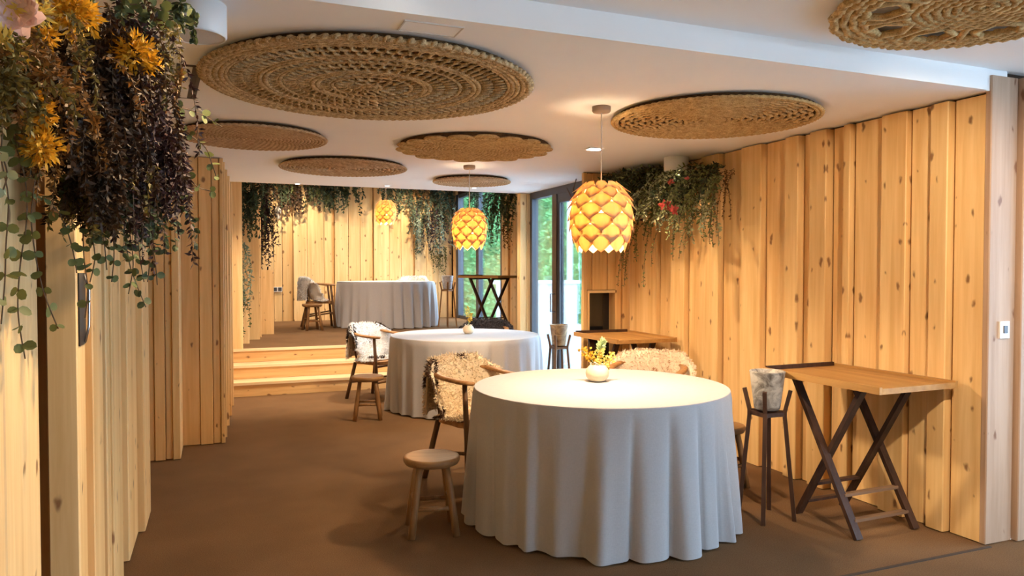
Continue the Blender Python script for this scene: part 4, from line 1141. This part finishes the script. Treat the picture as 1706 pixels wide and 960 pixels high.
def strand(pxs, Y, size, m, step, pair=True, jit=1.0):
    global NLEAF
    pts = smooth_path([gl(at_y(x, y, Y + 0.02 * i)) for i, (x, y) in enumerate(pxs)])
    s = part('eucalyptus_strand', MB().tube(pts, 0.0016, 5), M['stem'], ga)
    me = leaf_obj(size, m)
    for j, (p, d) in enumerate(resample(pts, step)):
        for sd in ((-1, 1) if pair else ((-1, 1)[j % 2],)):
            o = bpy.data.objects.new('leaf', me); COL.objects.link(o); o.parent = s
            a = j * 1.3 + (PI if sd > 0 else 0) + rnd.gauss(0, .4)
            side = d.cross(Vector((math.cos(a), math.sin(a), 0.2))).normalized()
            yv = (side + d * rnd.uniform(0.1, 0.7) + Vector((0, 0, -0.15))).normalized()
            zv = (Vector((rnd.gauss(0, .5), -1 + rnd.gauss(0, .5), rnd.gauss(0.3, .5))))
            zv = (zv - yv * zv.dot(yv)).normalized(); xv = yv.cross(zv)
            sc = rnd.uniform(0.7, 1.15)
            mt = Matrix((xv, yv, zv)).transposed().to_4x4() @ Matrix.Scale(sc, 4)
            mt.translation = p
            o.matrix_local = mt; NLEAF += 1
strand([(22, 230), (42, 300), (44, 370), (34, 440), (30, 520), (42, 598)], 1.86, 0.028, 'euc', 0.042)
strand([(8, 200), (2, 260), (14, 330), (10, 410), (8, 470), (2, 540)], 1.80, 0.028, 'euc', 0.055)
strand([(60, 290), (52, 360), (60, 430), (74, 490), (97, 548)], 1.95, 0.027, 'euc', 0.045)
strand([(78, 330), (98, 355), (112, 385), (122, 420), (128, 455)], 2.05, 0.028, 'euc', 0.042)
strand([(112, 290), (135, 340), (152, 390), (158, 430), (150, 470)], 2.2, 0.026, 'euc', 0.044)
strand([(160, 320), (172, 390), (178, 450)], 2.35, 0.024, 'euc', 0.046)
strand([(205, 330), (208, 390), (216, 440), (226, 470), (243, 512)], 2.45, 0.026, 'eucdark', 0.036)
strand([(250, 330), (248, 390), (258, 430), (262, 475)], 2.5, 0.026, 'eucdark', 0.040)
strand([(226, 360), (232, 420), (240, 470)], 2.48, 0.024, 'eucdark', 0.045)
strand([(296, 180), (318, 184), (342, 194), (370, 212)], 2.50, 0.027, 'euc', 0.040)
strand([(298, 210), (318, 226), (342, 246), (352, 270), (362, 300)], 2.52, 0.027, 'euc', 0.040)
strand([(290, 285), (310, 292), (330, 312), (358, 320)], 2.54, 0.025, 'euc', 0.045)
strand([(300, 300), (306, 340), (300, 362)], 2.54, 0.018, 'euc', 0.045)
strand([(256, 60), (268, 84), (278, 100), (288, 115)], 2.35, 0.020, 'euc', 0.045)
strand([(205, 8), (240, 8), (275, 18), (305, 24), (326, 40)], 2.25, 0.036, 'euc', 0.034)
strand([(190, -10), (225, 22), (260, 36), (290, 30)], 2.25, 0.034, 'euc', 0.038)
strand([(185, 360), (190, 420), (186, 470)], 2.38, 0.024, 'euc', 0.044)
strand([(215, 380), (222, 440), (214, 490)], 2.44, 0.024, 'euc', 0.042)
strand([(238, 370), (250, 420), (246, 470)], 2.47, 0.024, 'eucdark', 0.042)
strand([(138, 380), (140, 430), (146, 480), (142, 530)], 2.2, 0.024, 'euc', 0.050)
strand([(15, 215), (30, 240), (38, 270)], 1.85, 0.034, 'euc', 0.04)
strand([(2, 255), (12, 290), (4, 320)], 1.75, 0.026, 'eucpale', 0.04)

# --- swag on the right wall
def swag(label, root, specs, flowers=(), seed=1, cat='greenery'):
    r_ = random.Random(seed)
    t = thing('hanging_greenery', label, cat, root)
    inv = Vector(root)
    for (m, pts_fn, n, L, W, per, shape, nm) in specs:
        mb = MB(); stm = MB()
        for i in range(n):
            pts = [Vector(p) - inv for p in pts_fn(r_)]
            sprig(mb, pts, r_, L, W, per, 0.6, shape); stm.tube(pts, 0.002, 3)
        o = part(nm, mb, M[m], t, kind='stuff')
        part('stems', stm, M['stem'], o, kind='stuff')
    for (p, rad, m, n) in flowers:
        mb = MB(); c = Vector(p) - inv
        for i in range(n):
            d = Vector((r_.gauss(-.5, 1), r_.gauss(-.6, 1), r_.gauss(0, 1)))
            mb.leaf(c, d, (d.y, -d.x, .4), rad * r_.uniform(.7, 1.2), rad * 0.6)
        part('flower', mb, M[m], t)
    return t
def rw_f(px0, px1, py0, py1, ln, out, xoff=0.0, sway=0.08):
    def f(r_):
        px = r_.uniform(px0, px1); py = r_.uniform(py0, py1)
        p = at_x(px, py, 3.66 + xoff)
        return drape(p, ln * r_.uniform(.55, 1.15), r_, (-abs(r_.gauss(out, out * 0.5)), r_.gauss(0, 0.10), 0.03), 7, sway)
    return f
def fix(q, zmax):
    def f(r_):
        pts = q(r_); return [Vector((p.x, p.y, min(p.z, zmax))) for p in pts]
    return f
q0 = at_x(1120, 300, 3.70)
swag('leafy green hanging with red flowers high on the right wall', (3.68, q0.y, 2.2), [
    ('eucdark', fix(rw_f(1030, 1205, 272, 300, 0.34, 0.22), 2.33), 70, 0.040, 0.020, 44, 'leaf', 'dark_foliage'),
    ('eucmid', fix(rw_f(1040, 1210, 268, 315, 0.42, 0.24), 2.33), 90, 0.038, 0.017, 46, 'leaf', 'green_foliage'),
    ('eucsilver', fix(rw_f(1070, 1200, 275, 340, 0.36, 0.27), 2.33), 46, 0.032, 0.015, 44, 'leaf', 'pale_foliage'),
    ('driedpurple', rw_f(1050, 1100, 300, 345, 0.30, 0.2), 24, 0.034, 0.016, 34, 'leaf', 'wine_foliage'),
    ('eucmid', rw_f(1062, 1088, 340, 370, 0.60, 0.12, 0, .03), 8, 0.026, 0.013, 50, 'leaf', 'long_trail'),
    ('eucmid', rw_f(1100, 1190, 330, 360, 0.42, 0.12, 0, .03), 14, 0.024, 0.012, 40, 'leaf', 'short_trail'),
    ('driedrust', rw_f(1160, 1225, 265, 300, 0.50, 0.06, 0, .03), 9, 0.020, 0.012, 44, 'leaf', 'rust_trail'),
], [(at_x(1108, 343, 3.24), 0.055, 'red', 30), (at_x(1122, 350, 3.25), 0.045, 'red', 24), (at_x(1117, 304, 3.28), 0.032, 'red', 16), (at_x(1145, 297, 3.30), 0.024, 'red', 12)], 8)

# --- greenery round the platform
def bk_f(px0, px1, py0, py1, ln, out, Y=BACK_Y - 0.12, sway=0.06):
    def f(r_):
        p = at_y(r_.uniform(px0, px1), r_.uniform(py0, py1), Y)
        return drape(p, ln * r_.uniform(.5, 1.15), r_, (r_.gauss(0, .08), -abs(r_.gauss(out, out * .4)), 0.02), 6, sway)
    return f
q = at_y(425, 300, 10.1)
swag('long trailing eucalyptus column at the left edge of the platform', (0.30, 10.05, 2.8), [
    ('eucdark', bk_f(395, 428, 285, 330, 0.65, 0.12, 10.12), 42, 0.055, 0.026, 36, 'leaf', 'dark_foliage'),
    ('eucpale', bk_f(394, 408, 400, 440, 0.75, 0.06, 10.10, .03), 14, 0.050, 0.024, 44, 'leaf', 'pale_foliage'),
    ('euc', bk_f(393, 405, 470, 500, 0.50, 0.06, 10.10, .02), 9, 0.046, 0.022, 40, 'leaf', 'green_foliage'),
], (), 3)
swag('dark mixed greenery along the top left of the back wall', (1.3, BACK_Y - 0.1, 2.9), [
    ('eucdark', bk_f(432, 600, 290, 318, 0.48, 0.15), 60, 0.060, 0.028, 34, 'leaf', 'dark_foliage'),
    ('dried', bk_f(440, 520, 296, 325, 0.45, 0.15), 26, 0.060, 0.028, 30, 'leaf', 'brown_foliage'),
    ('euc', bk_f(480, 600, 296, 322, 0.36, 0.12), 22, 0.055, 0.026, 30, 'leaf', 'green_foliage'),
], (), 5)
swag('nearly black foliage hanging in front of the low partition', (0.75, 11.75, 2.6), [
    ('driedpurple', bk_f(434, 446, 325, 360, 0.80, 0.05, 11.75, .02), 26, 0.050, 0.024, 40, 'leaf', 'dark_foliage'),
    ('olive', bk_f(440, 452, 350, 380, 0.55, 0.05, 11.75, .03), 6, 0.036, 0.018, 36, 'leaf', 'olive_foliage'),
], (), 6)
swag('tall hanging bunch of mixed greenery left of the window', (3.6, BACK_Y - 0.1, 2.9), [
    ('eucdark', bk_f(628, 752, 296, 325, 0.50, 0.15), 50, 0.060, 0.028, 34, 'leaf', 'dark_foliage'),
    ('eucpale', bk_f(680, 750, 320, 360, 0.75, 0.14), 26, 0.055, 0.022, 40, 'leaf', 'pale_foliage'),
    ('eucdark', bk_f(684, 748, 320, 370, 0.75, 0.14), 26, 0.055, 0.024, 40, 'leaf', 'green_foliage'),
    ('driedpurple', bk_f(700, 735, 330, 370, 0.72, 0.14), 14, 0.055, 0.026, 36, 'leaf', 'wine_foliage'),
    ('driedrust', bk_f(690, 730, 312, 325, 0.2, 0.16), 12, 0.050, 0.024, 26, 'leaf', 'rust_foliage'),
    ('olive', bk_f(715, 745, 400, 425, 0.45, 0.10), 12, 0.045, 0.020, 34, 'leaf', 'olive_foliage'),
], (), 7)
def wn_f(px0, px1, py0, py1, ln, out):
    def f(r_):
        p = at_x(r_.uniform(px0, px1), r_.uniform(py0, py1), wx - 0.06)
        return drape(p, ln * r_.uniform(.5, 1.15), r_, (-abs(r_.gauss(out, out * .4)), r_.gauss(0, .1), 0.02), 6, .06)
    return f
swag('greenery hanging over the platform window', (wx - 0.06, 12.0, 2.9), [
    ('eucdark', wn_f(790, 862, 298, 325, 0.55, 0.14), 40, 0.055, 0.026, 34, 'leaf', 'dark_foliage'),
    ('euc', wn_f(825, 862, 310, 350, 0.60, 0.12), 20, 0.050, 0.024, 36, 'leaf', 'green_foliage'),
    ('driedrust', wn_f(845, 860, 350, 380, 0.45, 0.08), 7, 0.045, 0.022, 30, 'leaf', 'rust_foliage'),
], (), 9)
